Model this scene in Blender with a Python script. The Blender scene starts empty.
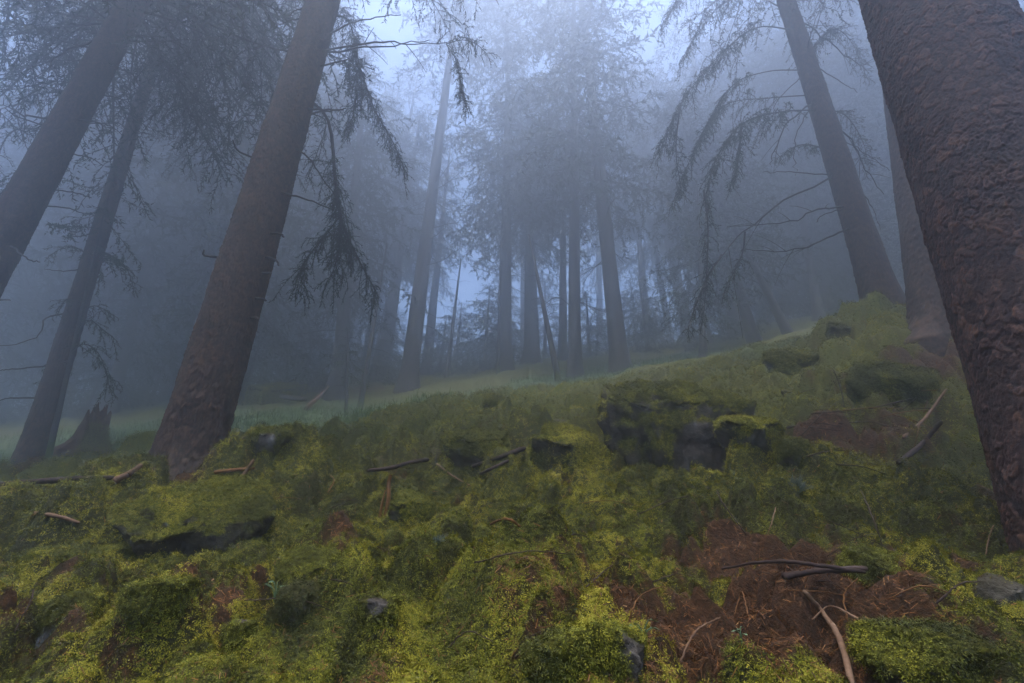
import bpy, math
import numpy as np
from mathutils import Vector

R = math.radians
rng = np.random.default_rng(11)
scene = bpy.context.scene
COL = scene.collection

# ------------------------------------------------------------------ camera
F_PX, PITCH, ROLL, CZ = 500.0, R(22.8), R(1.8), 0.62
CAM = np.array([0.0, 0.0, CZ])
fwd = np.array([0, math.cos(PITCH), math.sin(PITCH)])
_r0 = np.array([1.0, 0, 0]); _u0 = np.array([0, -math.sin(PITCH), math.cos(PITCH)])
rgt = math.cos(ROLL) * _r0 + math.sin(ROLL) * _u0
upv = -math.sin(ROLL) * _r0 + math.cos(ROLL) * _u0

def ray(px, py):
    return fwd * F_PX + rgt * (px - 512) + upv * (341.5 - py)

def at(px, py, Y):                       # a point seen at that pixel, Y metres ahead
    d = ray(px, py)
    return CAM + d * (Y / d[1])

# ------------------------------------------------------------------ noise
def _hash(ix, iy, seed):
    h = (ix.astype(np.int64) * 374761393 + iy.astype(np.int64) * 668265263 + seed * 1442695041) & 0xFFFFFFFF
    h = ((h ^ (h >> 13)) * 1274126177) & 0xFFFFFFFF
    h = ((h ^ (h >> 16)) * 2246822519) & 0xFFFFFFFF
    return ((h ^ (h >> 15)) & 0xFFFFFF) / float(0xFFFFFF)

def noise(x, y, seed=0):
    x = np.asarray(x, float); y = np.asarray(y, float)
    ix = np.floor(x); iy = np.floor(y); fx = x - ix; fy = y - iy
    ux = fx * fx * fx * (fx * (fx * 6 - 15) + 10); uy = fy * fy * fy * (fy * (fy * 6 - 15) + 10)
    def g(a, b):
        t = _hash(ix + a, iy + b, seed) * 2 * math.pi
        return np.cos(t) * (fx - a) + np.sin(t) * (fy - b)
    n0 = g(0, 0) * (1 - ux) + g(1, 0) * ux
    n1 = g(0, 1) * (1 - ux) + g(1, 1) * ux
    return (n0 * (1 - uy) + n1 * uy) * 1.5

def fbm(x, y, seed=0, oct=4, gain=0.5):
    s = 0; a = 1.0
    for o in range(oct):
        s = s + a * noise(x, y, seed + o * 17); x = x * 2.03 + 5.1; y = y * 2.03 + 3.7; a *= gain
    return s

def worley(x, y, seed=0):
    x = np.asarray(x, float); y = np.asarray(y, float)
    ix = np.floor(x); iy = np.floor(y)
    f1 = np.full(x.shape, 9.0); f2 = np.full(x.shape, 9.0)
    cid = np.zeros(x.shape); dx1 = np.zeros(x.shape); dy1 = np.zeros(x.shape)
    for a in (-1, 0, 1):
        for b in (-1, 0, 1):
            cx = ix + a; cy = iy + b
            ox = cx + _hash(cx, cy, seed); oy = cy + _hash(cx, cy, seed + 91)
            ddx = x - ox; ddy = y - oy
            d = np.sqrt(ddx * ddx + ddy * ddy)
            near = d < f1
            f2 = np.where(near, f1, np.minimum(f2, d))
            cid = np.where(near, _hash(cx, cy, seed + 173), cid)
            dx1 = np.where(near, ddx, dx1); dy1 = np.where(near, ddy, dy1)
            f1 = np.where(near, d, f1)
    return f1, f2, cid, dx1, dy1

def sstep(a, b, x):
    t = np.clip((x - a) / (b - a), 0, 1)
    return t * t * (3 - 2 * t)

# ------------------------------------------------------------------ terrain
CTRL = [  # pixel x, pixel y, metres ahead
    (-200, 683, 1.35), (0, 683, 1.28), (256, 683, 1.2), (512, 683, 1.13), (768, 683, 1.15), (1024, 683, 1.2), (1240, 683, 1.2),
    (0, 600, 1.75), (256, 600, 1.6), (512, 600, 1.5), (768, 600, 1.5), (1024, 610, 1.5),
    (0, 550, 2.4), (256, 545, 2.15), (512, 545, 1.95), (768, 545, 1.9), (1000, 560, 1.8), (1200, 560, 1.8),
    (-150, 500, 4.2), (0, 505, 3.7), (190, 500, 3.25), (350, 490, 2.9), (512, 495, 2.6), (680, 500, 2.45), (850, 495, 2.4),
    (30, 478, 6.3), (100, 470, 6.6), (300, 460, 4.0), (430, 445, 4.2), (560, 450, 3.6), (690, 458, 3.4), (850, 450, 3.0), (1024, 450, 2.7),
    (-150, 465, 8.5), (-20, 455, 9), (100, 440, 9), (230, 428, 8.5), (320, 425, 8.8), (390, 424, 6.4), (450, 410, 6.6), (540, 400, 6.8),
    (640, 388, 6.6), (740, 365, 6.8), (840, 352, 5.6), (925, 355, 4.1), (1024, 350, 4.2), (1200, 340, 4.5), (885, 318, 5.2),
    (100, 425, 13), (265, 408, 12.5), (330, 412, 11), (405, 408, 10.5), (505, 388, 12), (575, 387, 10.5), (620, 377, 10),
    (700, 362, 10), (800, 338, 9.5), (960, 305, 8.0), (1150, 300, 8.0),
    (-100, 430, 20), (120, 408, 20), (300, 385, 19), (450, 378, 17), (520, 366, 16), (650, 356, 16), (760, 340, 14), (900, 300, 14), (1100, 280, 14),
    (-200, 420, 38), (250, 385, 40), (512, 360, 40), (760, 335, 38), (1000, 290, 32), (1200, 270, 30),
]
cp = np.array([at(*c) for c in CTRL])
extra = np.array([(-4, -3, -1.7), (0, -3, -1.0), (4, -3, -0.3), (-9, 2, -1.5), (-12, -6, -3.0), (12, -6, 0.5), (8, 1.0, 2.2), (0, 0, 0.0), (-1.2, 0.2, -0.25), (1.4, 0.2, 0.12)])
cp = np.vstack([cp, extra])

def _tps_phi(d2):
    return 0.5 * d2 * np.log(np.maximum(d2, 1e-9))

def _fit(P, lam=0.02):
    n = len(P)
    d2 = ((P[:, None, :2] - P[None, :, :2]) ** 2).sum(-1)
    K = _tps_phi(d2) + lam * np.eye(n)
    Q = np.hstack([np.ones((n, 1)), P[:, :2]])
    A = np.zeros((n + 3, n + 3)); A[:n, :n] = K; A[:n, n:] = Q; A[n:, :n] = Q.T
    b = np.concatenate([P[:, 2], np.zeros(3)])
    return np.linalg.solve(A, b)
_w = _fit(cp)

def base_z(x, y):
    x = np.asarray(x, float); y = np.asarray(y, float)
    sh = x.shape; x = x.ravel(); y = y.ravel()
    out = np.empty(len(x))
    for i in range(0, len(x), 20000):
        xs = x[i:i + 20000]; ys = y[i:i + 20000]
        d2 = (xs[:, None] - cp[None, :, 0]) ** 2 + (ys[:, None] - cp[None, :, 1]) ** 2
        out[i:i + 20000] = _tps_phi(d2) @ _w[:-3] + _w[-3] + _w[-2] * xs + _w[-1] * ys
    out = np.where(out > 9.5, 9.5 + (out - 9.5) * .22, out)          # the slope eases off beyond what the fog lets through
    return out.reshape(sh)

def pix_base(px, py, fn=None):           # where the ray through a pixel meets the slope
    fn = fn or base_z
    d = ray(px, py)
    Y = np.geomspace(0.7, 60, 900)
    P = CAM[None] + d[None] * (Y / d[1])[:, None]
    diff = P[:, 2] - fn(P[:, 0], P[:, 1])
    k = np.argmax(diff < 0) if (diff < 0).any() else len(Y) - 1
    if k > 0 and diff[k] < 0:
        t = diff[k - 1] / (diff[k - 1] - diff[k])
        return P[k - 1] * (1 - t) + P[k] * t
    return P[k]

MOUNDS = []     # x, y, rx, ry, angle, height, power
def mound(px, py, rx, ry, h, ang=0.0, pw=1.0):
    p = pix_base(px, py)
    MOUNDS.append((p[0], p[1], rx, ry, ang, h * (1.05 if p[1] < 3 else 1.0), pw))
# hummocks and hollows that read in the photograph
mound(60, 535, .40, .16, .10); mound(30, 640, .22, .16, .10)
mound(250, 500, .38, .22, .07); mound(320, 560, .16, .10, .09); mound(225, 640, .12, .10, .07)
mound(165, 665, .13, .09, .06); mound(400, 610, .18, .26, .08, .6); mound(340, 650, .13, .16, .07, .4)
mound(285, 625, .09, .09, -.10); mound(205, 600, .09, .06, -.07)
mound(550, 615, .20, .15, .10); mound(580, 660, .20, .12, .07)
mound(450, 540, .20, .12, .05); mound(560, 505, .28, .13, .04); mound(650, 515, .30, .14, .06)
mound(780, 500, .34, .16, .06); mound(880, 500, .24, .16, .10)
mound(785, 572, .28, .12, -.17, -.1, 2.0); mound(690, 600, .12, .20, -.06, .3); mound(740, 640, .20, .14, -.05)
mound(880, 574, .20, .09, -.15, -.1, 2.0); mound(960, 645, .20, .10, .08); mound(890, 610, .12, .06, .03)
mound(490, 402, .40, .3, .12); mound(420, 445, .6, .35, .10); mound(330, 455, .6, .3, .08); mound(470, 420, .9, .3, .10)
mound(390, 500, .28, .16, .09); mound(470, 460, .35, .18, .08); mound(640, 480, .5, .15, .04); mound(300, 490, .5, .2, .07)
mound(810, 355, .45, .28, .16); mound(760, 380, .7, .3, .07); mound(860, 400, .6, .3, .06); mound(700, 395, .5, .3, .05)
mound(868, 340, .46, .36, .34); mound(905, 352, .3, .25, .16); mound(262, 392, .75, .5, .42); mound(330, 385, 1.6, .8, .35); mound(930, 385, .5, .3, -.05)
mound(95, 460, .5, .4, .10); mound(150, 460, .6, .4, .08); mound(40, 470, .45, .35, .12)

def rough(x, y):
    r = np.sqrt(x * x + y * y)
    far = sstep(5.5, 11, r)
    wx = x + .07 * noise(x * 4, y * 4, 3); wy = y + .07 * noise(x * 4 + 9, y * 4, 4)
    f1, f2, c, _, _ = worley(wx / .34, wy / .27, 5)
    cush = np.sqrt(np.clip(1 - .8 * f1 ** 2, 0, 1)) * (.3 + 1.0 * c) * sstep(0, .45, f2 - f1)
    f1b, f2b, cb, _, _ = worley(wx / .12, wy / .10, 8)
    cush2 = np.sqrt(np.clip(1 - .8 * f1b ** 2, 0, 1)) * (.3 + .9 * cb) * sstep(0, .38, f2b - f1b)
    f1c, f2c, cc, _, _ = worley(wx / .80 + 3, wy / .55, 14)
    hump = np.sqrt(np.clip(1 - .8 * f1c ** 2, 0, 1)) * (.1 + 1.1 * cc) * sstep(0, .5, f2c - f1c)
    big = fbm(x * .55, y * .55, 21, 3) * .10 + .17 * hump * sstep(1.9, 3.2, r) * (1 - .6 * far)
    h = big + ((.088 + .040 * sstep(1.2, 3.2, r)) * cush + (.048 + .014 * sstep(1.2, 2.5, r)) * cush2 + fbm(x * 7, y * 7, 31, 4, .55) * .030 - .06) * (1 - .75 * far)
    return h * sstep(.25, .8, r)

def ground_z(x, y):
    x = np.asarray(x, float); y = np.asarray(y, float)
    z = base_z(x, y)
    for mx, my, rx, ry, an, h, pw in MOUNDS:
        dx = x - mx; dy = y - my
        ca, sa = math.cos(an), math.sin(an)
        q = ((dx * ca + dy * sa) / rx) ** 2 + ((-dx * sa + dy * ca) / ry) ** 2
        z = z + h * np.exp(-q ** pw)
    return z + rough(x, y)

def pix_ground(px, py):
    return pix_base(px, py, ground_z)

LITTER = []      # patches of brown needle litter: x, y, rx, ry, strength
def litter(px, py, rx, ry, s=1.0):
    p = pix_base(px, py); LITTER.append((p[0], p[1], rx, ry, s))
for a in [(750, 645, .22, .18, 1.5), (700, 610, .10, .14, .8), (790, 560, .34, .12, 1.8), (860, 640, .12, .14, .9), (820, 610, .2, .12, 1.4), (900, 575, .2, .07, 1.2), (760, 680, .3, .12, 1.4),  # litter on the hollow's back wall also stands in for its shade
          (330, 555, .10, .22, .9), (255, 560, .2, .05, .8), (530, 560, .22, .14, -1.1), (470, 640, .2, .2, -.6), (350, 520, .2, .1, -.8), (20, 625, .12, .10, 1.0), (500, 565, .08, .05, .2), (500, 640, .1, .1, .6),
           (200, 505, .32, .14, 1.3), (220, 490, .3, .12, 1.2), (20, 530, .2, .1, 1.1), (100, 525, .3, .06, .8), (215, 655, .08, .08, .7),
          (820, 450, .25, .16, 1.1), (900, 440, .25, .16, 1.2), (860, 470, .2, .08, .8), (600, 480, .3, .08, .6), (480, 500, .3, .08, .3),
          (930, 375, .7, .25, 1.6), (830, 360, .25, .2, 1.0), (290, 545, .12, .05, .7), (440, 500, .2, .1, .5), (900, 545, .1, .1, .7), (990, 580, .25, .08, 1.3), (30, 480, .6, .25, .8), (330, 392, 2.2, .9, 1.3)]:
    litter(*a)

def moss_mask(x, y):
    r = np.sqrt(x * x + y * y)
    m = .98 + .36 * fbm(x * 2.1, y * 2.1, 41, 3) + .40 * fbm(x * 7, y * 7, 47, 4, .6) + .30 * noise(x * 31, y * 31, 58)
    m = m - .22 * sstep(2.6, 1.2, r)
    for lx, ly, rx, ry, s in LITTER:
        m = m - .72 * s * np.exp(-((x - lx) / rx) ** 2 - ((y - ly) / ry) ** 2)
    return sstep(.16, .80, m)

# ------------------------------------------------------------------ object helpers
def mesh_data(name, V, faces, mats=(), fmat=None, attrs=None, smooth=True):
    """faces: (n,3) or (n,4) array, or a list of such arrays"""
    V = np.asarray(V, np.float32)
    fl = faces if isinstance(faces, list) else [faces]
    fl = [np.asarray(f, np.int32) for f in fl if len(f)]
    me = bpy.data.meshes.new(name)
    me.vertices.add(len(V)); me.vertices.foreach_set("co", V.ravel())
    idx = np.concatenate([f.ravel() for f in fl])
    tot = np.concatenate([np.full(len(f), f.shape[1], np.int32) for f in fl])
    st = np.concatenate([[0], np.cumsum(tot)[:-1]]).astype(np.int32)
    me.loops.add(len(idx)); me.loops.foreach_set("vertex_index", idx)
    me.polygons.add(len(tot)); me.polygons.foreach_set("loop_start", st)
    try:
        me.polygons.foreach_set("loop_total", tot)
    except Exception:
        pass
    for m in mats: me.materials.append(m)
    if fmat is not None: me.polygons.foreach_set("material_index", np.asarray(fmat, np.int32))
    me.polygons.foreach_set("use_smooth", np.full(len(tot), bool(smooth)))
    for k, v in (attrs or {}).items():
        a = me.attributes.new(k, 'FLOAT', 'POINT'); a.data.foreach_set("value", np.asarray(v, np.float32))
    me.update(calc_edges=True)
    return me

def link(name, me, parent=None):
    o = bpy.data.objects.new(name, me); COL.objects.link(o)
    if parent is not None: o.parent = parent
    return o

def tag(o, label=None, cat=None, group=None, kind=None):
    if label: o['label'] = label
    if cat: o['category'] = cat
    if group: o['group'] = group
    if kind: o['kind'] = kind
    return o

def thing(name, label, cat, loc, group=None):
    o = bpy.data.objects.new(name, None); COL.objects.link(o)
    o.location = [float(c) for c in loc]; o.empty_display_size = .2
    return tag(o, label, cat, group)

# ------------------------------------------------------------------ materials
def new_mat(name, rough=.85):
    m = bpy.data.materials.new(name); m.use_nodes = True
    nt = m.node_tree; b = nt.nodes['Principled BSDF']
    b.inputs['Roughness'].default_value = rough
    b.inputs['Specular IOR Level'].default_value = .25
    return m, nt, b

def N(nt, kind, **kw):
    n = nt.nodes.new(kind)
    for k, v in kw.items():
        if hasattr(n, k): setattr(n, k, v)
        else: n.inputs[k].default_value = v
    return n

def ramp(nt, fac, stops):
    r = nt.nodes.new('ShaderNodeValToRGB')
    el = r.color_ramp.elements
    while len(el) < len(stops): el.new(.5)
    for e, (p, c) in zip(el, stops): e.position = p; e.color = (*c, 1)
    nt.links.new(fac, r.inputs[0]); return r.outputs[0]

def mix(nt, fac, a, b, mode='MIX'):
    m = nt.nodes.new('ShaderNodeMix'); m.data_type = 'RGBA'; m.blend_type = mode
    for s, v in ((0, fac), (6, a), (7, b)):
        if hasattr(v, 'is_linked'): nt.links.new(v, m.inputs[s])
        elif s == 0: m.inputs[0].default_value = v
        else: m.inputs[s].default_value = (*v, 1)
    return m.outputs[2]

def attr(nt, name):
    a = nt.nodes.new('ShaderNodeAttribute'); a.attribute_name = name; return a.outputs['Fac']

def tnoise(nt, scale, detail=4, vec=None, rough=.6):
    n = N(nt, 'ShaderNodeTexNoise'); n.inputs['Scale'].default_value = scale; n.inputs['Detail'].default_value = detail
    n.inputs['Roughness'].default_value = rough
    if vec is None:
        tc = nt.nodes.new('ShaderNodeTexCoord'); vec = tc.outputs['Object']
    nt.links.new(vec, n.inputs['Vector']); return n.outputs['Fac']

def bump(nt, b, h, strength, dist):
    n = nt.nodes.new('ShaderNodeBump'); n.inputs['Strength'].default_value = strength; n.inputs['Distance'].default_value = dist
    nt.links.new(h, n.inputs['Height']); nt.links.new(n.outputs[0], b.inputs['Normal'])

def bark_material(name, cols, lichen=(.10, .11, .10), lich_amt=.35, orange=None):
    m, nt, b = new_mat(name, .8)
    c = ramp(nt, attr(nt, 'plate'), cols)
    n1 = tnoise(nt, 3.0, 5)
    c = mix(nt, ramp(nt, n1, [(.45, (0, 0, 0)), (.70, (lich_amt,) * 3)]), c, lichen)
    n2 = tnoise(nt, 60, 4)
    c = mix(nt, .8, c, ramp(nt, n2, [(.3, (.55, .55, .55)), (.75, (1.25, 1.2, 1.15))]), 'MULTIPLY')
    if orange:
        n3 = tnoise(nt, 9, 4)
        c = mix(nt, ramp(nt, n3, [(.60, (0, 0, 0)), (.72, (.6,) * 3)]), c, orange)
    nm = attr(nt, 'moss')
    n4 = tnoise(nt, 120, 3)
    c = mix(nt, nm, c, ramp(nt, n4, [(.3, (.020, .028, .006)), (.7, (.075, .095, .016))]))
    nt.links.new(c, b.inputs['Base Color'])
    bump(nt, b, tnoise(nt, 140, 5), .5, .004)
    return m

M = {}
M['bark_red'] = bark_material('red_brown_scaly_bark', [(0, (.012, .005, .003)), (.3, (.036, .015, .009)), (.6, (.060, .025, .015)), (.85, (.095, .046, .031)), (1, (.135, .052, .020))],
                              lichen=(.070, .045, .033), lich_amt=.35, orange=(.085, .036, .010))
M['bark_grey'] = bark_material('grey_brown_bark', [(0, (.013, .007, .004)), (.5, (.052, .027, .015)), (1, (.105, .056, .030))], lichen=(.062, .047, .034), lich_amt=.4, orange=(.11, .055, .022))
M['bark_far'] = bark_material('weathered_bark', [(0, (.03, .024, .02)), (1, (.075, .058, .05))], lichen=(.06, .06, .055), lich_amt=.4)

m, nt, b = new_mat('dead_twig_wood', .85)
nt.links.new(ramp(nt, tnoise(nt, 12, 4), [(.3, (.030, .024, .021)), (.7, (.075, .062, .054))]), b.inputs['Base Color']); M['twig'] = m

def needle_material(name, dark, light):
    m, nt, b = new_mat(name, .6)
    c = ramp(nt, attr(nt, 'tone'), [(0, dark), (1, light)])
    nt.links.new(c, b.inputs['Base Color'])
    return m
M['needle'] = needle_material('spruce_needles', (.020, .032, .018), (.050, .062, .034))
M['needle_far'] = needle_material('far_spruce_needles', (.025, .038, .024), (.055, .068, .045))  # slightly paler needle greens for the distant spruces
M['needle_dry'] = needle_material('drying_spruce_needles', (.040, .040, .022), (.080, .066, .034))

def litter_color(nt):
    n = tnoise(nt, 55, 6, rough=.75)
    n2 = tnoise(nt, 9, 4)
    c = ramp(nt, n, [(.30, (.012, .005, .002)), (.5, (.055, .021, .005)), (.68, (.115, .043, .009)), (.8, (.16, .075, .025))])
    return mix(nt, ramp(nt, n2, [(.4, (0, 0, 0)), (.7, (.5,) * 3)]), c, (.030, .014, .005))

m, nt, b = new_mat('forest_floor', .95)
n = tnoise(nt, 90, 6, rough=.7); nb = tnoise(nt, 5, 4); nc = tnoise(nt, .9, 3)
mc = ramp(nt, n, [(.30, (.036, .034, .004)), (.55, (.115, .105, .008)), (.75, (.21, .175, .014))])
mc = mix(nt, ramp(nt, nb, [(.42, (0, 0, 0)), (.68, (.55,) * 3)]), mc, (.060, .050, .014))
mc = mix(nt, ramp(nt, nc, [(.40, (0, 0, 0)), (.65, (.4,) * 3)]), mc, (.085, .11, .016))
gc = ramp(nt, tnoise(nt, 40, 5), [(.3, (.045, .070, .022)), (.7, (.13, .17, .06))])
mc = mix(nt, attr(nt, 'meadow'), mc, gc)
mc = mix(nt, attr(nt, 'under'), mc, ramp(nt, n, [(.35, (.014, .012, .003)), (.7, (.058, .049, .007))]))  # brown old moss below the fronds, darkened to paint shade in the gaps
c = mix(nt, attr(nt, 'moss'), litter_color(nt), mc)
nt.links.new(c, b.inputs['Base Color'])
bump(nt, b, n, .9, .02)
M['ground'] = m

m, nt, b = new_mat('feather_moss', .8)
c = ramp(nt, attr(nt, 'tone'), [(0, (.026, .026, .003)), (.35, (.098, .096, .006)), (.7, (.215, .185, .008)), (1, (.33, .26, .022))])
nt.links.new(c, b.inputs['Base Color']); M['moss'] = m
b.inputs['Subsurface Weight'].default_value = 0

m, nt, b = new_mat('fallen_needles', .75)
c = ramp(nt, attr(nt, 'tone'), [(0, (.028, .010, .003)), (.5, (.120, .044, .009)), (.85, (.24, .092, .018)), (1, (.32, .18, .07))])
nt.links.new(c, b.inputs['Base Color']); M['fallen'] = m

m, nt, b = new_mat('meadow_grass', .7)
c = ramp(nt, attr(nt, 'tone'), [(0, (.05, .08, .025)), (.6, (.14, .19, .065)), (1, (.22, .26, .10))])
nt.links.new(c, b.inputs['Base Color']); M['grass'] = m

m, nt, b = new_mat('lichened_rock', .95); b.inputs['Specular IOR Level'].default_value = .08
c = ramp(nt, tnoise(nt, 7, 6, rough=.65), [(.3, (.022, .016, .011)), (.55, (.070, .055, .042)), (.75, (.13, .11, .092))])
c = mix(nt, ramp(nt, tnoise(nt, 3.2, 5), [(.60, (0, 0, 0)), (.68, (.6,) * 3)]), c, (.17, .17, .165))
c = mix(nt, attr(nt, 'moss'), c, ramp(nt, tnoise(nt, 80, 4), [(.3, (.026, .024, .003)), (.7, (.085, .076, .008))]))
nt.links.new(c, b.inputs['Base Color']); bump(nt, b, tnoise(nt, 35, 6, rough=.7), .7, .02); M['rock'] = m

def wood_material(name, cols, sc=8):
    m, nt, b = new_mat(name, .92); b.inputs['Specular IOR Level'].default_value = .06
    tc = nt.nodes.new('ShaderNodeTexCoord')
    nt.links.new(ramp(nt, tnoise(nt, sc, 6, tc.outputs['Object'], .7), cols), b.inputs['Base Color'])
    bump(nt, b, tnoise(nt, 90, 5), .4, .003)
    return m
M['wood_pale'] = wood_material('bare_fallen_wood', [(.3, (.07, .036, .020)), (.55, (.165, .092, .052)), (.75, (.24, .15, .092))], 25)
M['wood_orange'] = wood_material('broken_orange_wood', [(.3, (.06, .026, .010)), (.6, (.17, .075, .026)), (.8, (.25, .13, .055))], 20)
M['wood_dark'] = wood_material('dark_rotten_wood', [(.3, (.020, .013, .010)), (.6, (.060, .038, .030)), (.8, (.11, .075, .06))], 18)
M['wood_stump'] = wood_material('rotten_red_stump_wood', [(.3, (.035, .017, .010)), (.55, (.090, .048, .030)), (.75, (.15, .092, .062))], 9)
m, nt, b = new_mat('green_leaf', .5)
nt.links.new(ramp(nt, tnoise(nt, 30, 3), [(.3, (.05, .085, .035)), (.7, (.11, .16, .07))]), b.inputs['Base Color']); M['leaf'] = m
m, nt, b = new_mat('grey_lichen', .9)
nt.links.new(ramp(nt, tnoise(nt, 30, 3), [(.3, (.055, .065, .045)), (.7, (.13, .15, .115))]), b.inputs['Base Color']); M['lichen'] = m

# ------------------------------------------------------------------ tubes
def tubes(lines, sides=5):
    """lines: list of (points (k,3), radii (k,)) -> V, F"""
    Vs, Fs, off = [], [], 0
    ang = np.linspace(0, 2 * math.pi, sides, endpoint=False)
    ca, sa = np.cos(ang), np.sin(ang)
    for P, r in lines:
        P = np.asarray(P, float); k = len(P)
        r = np.broadcast_to(np.asarray(r, float), (k,))
        T = np.gradient(P, axis=0); T /= np.linalg.norm(T, axis=1, keepdims=True) + 1e-9
        ref = np.array([0, 0, 1.0]) if abs(T[0, 2]) < .8 else np.array([1.0, 0, 0])
        A = np.cross(T, ref); A /= np.linalg.norm(A, axis=1, keepdims=True) + 1e-9
        B = np.cross(T, A)
        ring = P[:, None] + r[:, None, None] * (ca[None, :, None] * A[:, None] + sa[None, :, None] * B[:, None])
        Vs.append(ring.reshape(-1, 3))
        i = np.arange(k - 1)[:, None] * sides; j = np.arange(sides)[None]; j2 = (j + 1) % sides
        Fs.append(np.stack([off + i + j, off + i + j2, off + i + sides + j2, off + i + sides + j], -1).reshape(-1, 4))
        off += k * sides
    return np.concatenate(Vs), np.concatenate(Fs)

def smooth_line(pts, n=14):
    P = np.asarray(pts, float)
    if len(P) < 3:
        t = np.linspace(0, 1, n)[:, None]; return P[0] * (1 - t) + P[-1] * t
    Q = np.vstack([2 * P[0] - P[1], P, 2 * P[-1] - P[-2]]); out = []
    seg = len(P) - 1; per = max(2, n // seg)
    for i in range(seg):
        p0, p1, p2, p3 = Q[i:i + 4]
        for t in np.linspace(0, 1, per, endpoint=False):
            out.append(.5 * ((2 * p1) + (-p0 + p2) * t + (2 * p0 - 5 * p1 + 4 * p2 - p3) * t * t + (-p0 + 3 * p1 - 3 * p2 + p3) * t ** 3))
    out.append(P[-1]); return np.array(out)

# ------------------------------------------------------------------ spruce boughs
def twig_system(stem, rg, spacing, l2, hang, l3, start=.15, sub_every=.05):
    """secondary twigs along a stem, tertiary twigs hanging from them; returns two lists of polylines"""
    stem = np.asarray(stem); seg = np.linalg.norm(np.diff(stem, axis=0), axis=1); s = np.concatenate([[0], np.cumsum(seg)]); L = s[-1]
    sec, ter = [], []
    t = start * L; side = 1
    while t < L:
        f = t / L
        p = np.array([np.interp(t, s, stem[:, k]) for k in range(3)])
        q = np.array([np.interp(min(t + .02 * L, L), s, stem[:, k]) for k in range(3)])
        d = q - p; d /= np.linalg.norm(d) + 1e-9
        sd = np.cross(d, [0, 0, 1.0]); nn = np.linalg.norm(sd)
        sd = sd / nn if nn > .2 else rg.normal(size=3) * [1, 1, .1]
        sd /= np.linalg.norm(sd) + 1e-9
        ln = l2 * rg.uniform(.25, 1.3) * (1 - .55 * f) * min(1, .5 + 2 * f)
        dir0 = d * rg.uniform(.1, .9) + side * sd * rg.uniform(.3, 1.0) + np.array([0, 0, rg.uniform(-.3, .3)]) + rg.normal(size=3) * .15
        dir0 /= np.linalg.norm(dir0)
        k = 6; u = np.linspace(0, 1, k)[:, None]
        pts = p + dir0 * ln * u * (1 - .25 * hang * u) + np.array([0, 0, -1.0]) * ln * hang * u ** 1.7 * rg.uniform(.25, 1.0) + np.cumsum(rg.normal(size=(k, 3)) * .03 * ln, axis=0)
        pts[0] = p
        sec.append(pts)
        m = int(ln / sub_every)
        for j in range(m):
            uu = (j + rg.uniform(.2, 1)) / max(m, 1)
            ii = uu * (k - 1); a = int(min(ii, k - 2)); pp = pts[a] + (pts[a + 1] - pts[a]) * (ii - a)
            dd = pts[a + 1] - pts[a]; dd /= np.linalg.norm(dd) + 1e-9
            l = l3 * rg.uniform(.4, 1.2) * (1 - .4 * uu)
            s2 = np.cross(dd, rg.normal(size=3)); s2 /= np.linalg.norm(s2) + 1e-9
            d3 = dd * .5 + s2 * .75; d3 /= np.linalg.norm(d3)
            v = np.linspace(0, 1, 4)[:, None]
            ter.append(pp + d3 * l * v * (1 - .3 * v) + np.array([0, 0, -1.0]) * l * hang * rg.uniform(.2, .9) * v ** 1.4)
        t += spacing * rg.uniform(.6, 1.4); side = -side
    return sec, ter

def needles_on(lines, rg, step, ln, wd):
    P0, D0 = [], []
    for p in lines:
        seg = np.diff(p, axis=0); l = np.linalg.norm(seg, axis=1); tot = l.sum()
        n = max(2, int(tot / step)); s = np.concatenate([[0], np.cumsum(l)])
        t = np.linspace(.04 * tot, tot, n)
        a = np.clip(np.searchsorted(s, t) - 1, 0, len(seg) - 1)
        P0.append(p[a] + seg[a] * ((t - s[a]) / np.maximum(l[a], 1e-9))[:, None]); D0.append(seg[a] / np.maximum(l[a], 1e-9)[:, None])
    P = np.concatenate(P0); D = np.concatenate(D0); n = len(P)
    r = rg.normal(size=(n, 3)); r -= (r * D).sum(1, keepdims=True) * D; r /= np.linalg.norm(r, axis=1, keepdims=True) + 1e-9
    nd = D * .75 + r * .8; nd /= np.linalg.norm(nd, axis=1, keepdims=True)
    sd = np.cross(nd, rg.normal(size=(n, 3))); sd /= np.linalg.norm(sd, axis=1, keepdims=True) + 1e-9
    l = ln * rg.uniform(.6, 1.2, (n, 1)); w = wd * rg.uniform(.7, 1.3, (n, 1))
    V = np.stack([P - sd * w * .5, P + sd * w * .5, P + nd * l], 1).reshape(-1, 3)
    tone = np.repeat(np.clip(rg.normal(.45, .25, n), 0, 1), 3)
    return V, np.arange(3 * n).reshape(-1, 3), tone

def proto_bough(seed, detail):
    """a 1 m spruce bough along +X"""
    rg = np.random.default_rng(seed)
    u = np.linspace(0, 1, 10)
    stem = np.stack([u, .05 * np.sin(u * 3 + seed), -.30 * u ** 1.5 + .12 * u ** 4], 1)
    if detail == 'mid': sec, ter = twig_system(stem, rg, .045, .50, .75, .16, .18, .07); ns = (.016, .034, .010)
    else: sec, ter = twig_system(stem, rg, .075, .50, .7, .18, .15, .12); ns = (.022, .070, .024)
    V1, F1 = tubes([(stem, np.linspace(.010, .002, 10))] + [(p, .0022) for p in sec], 3)
    V2, F2, tone = needles_on(sec + ter + [stem[4:]], rg, *ns)
    return V1, F1, V2, F2, tone
PB = {k: [proto_bough(100 + i, k) for i in range(6)] for k in ('mid', 'low')}

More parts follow.
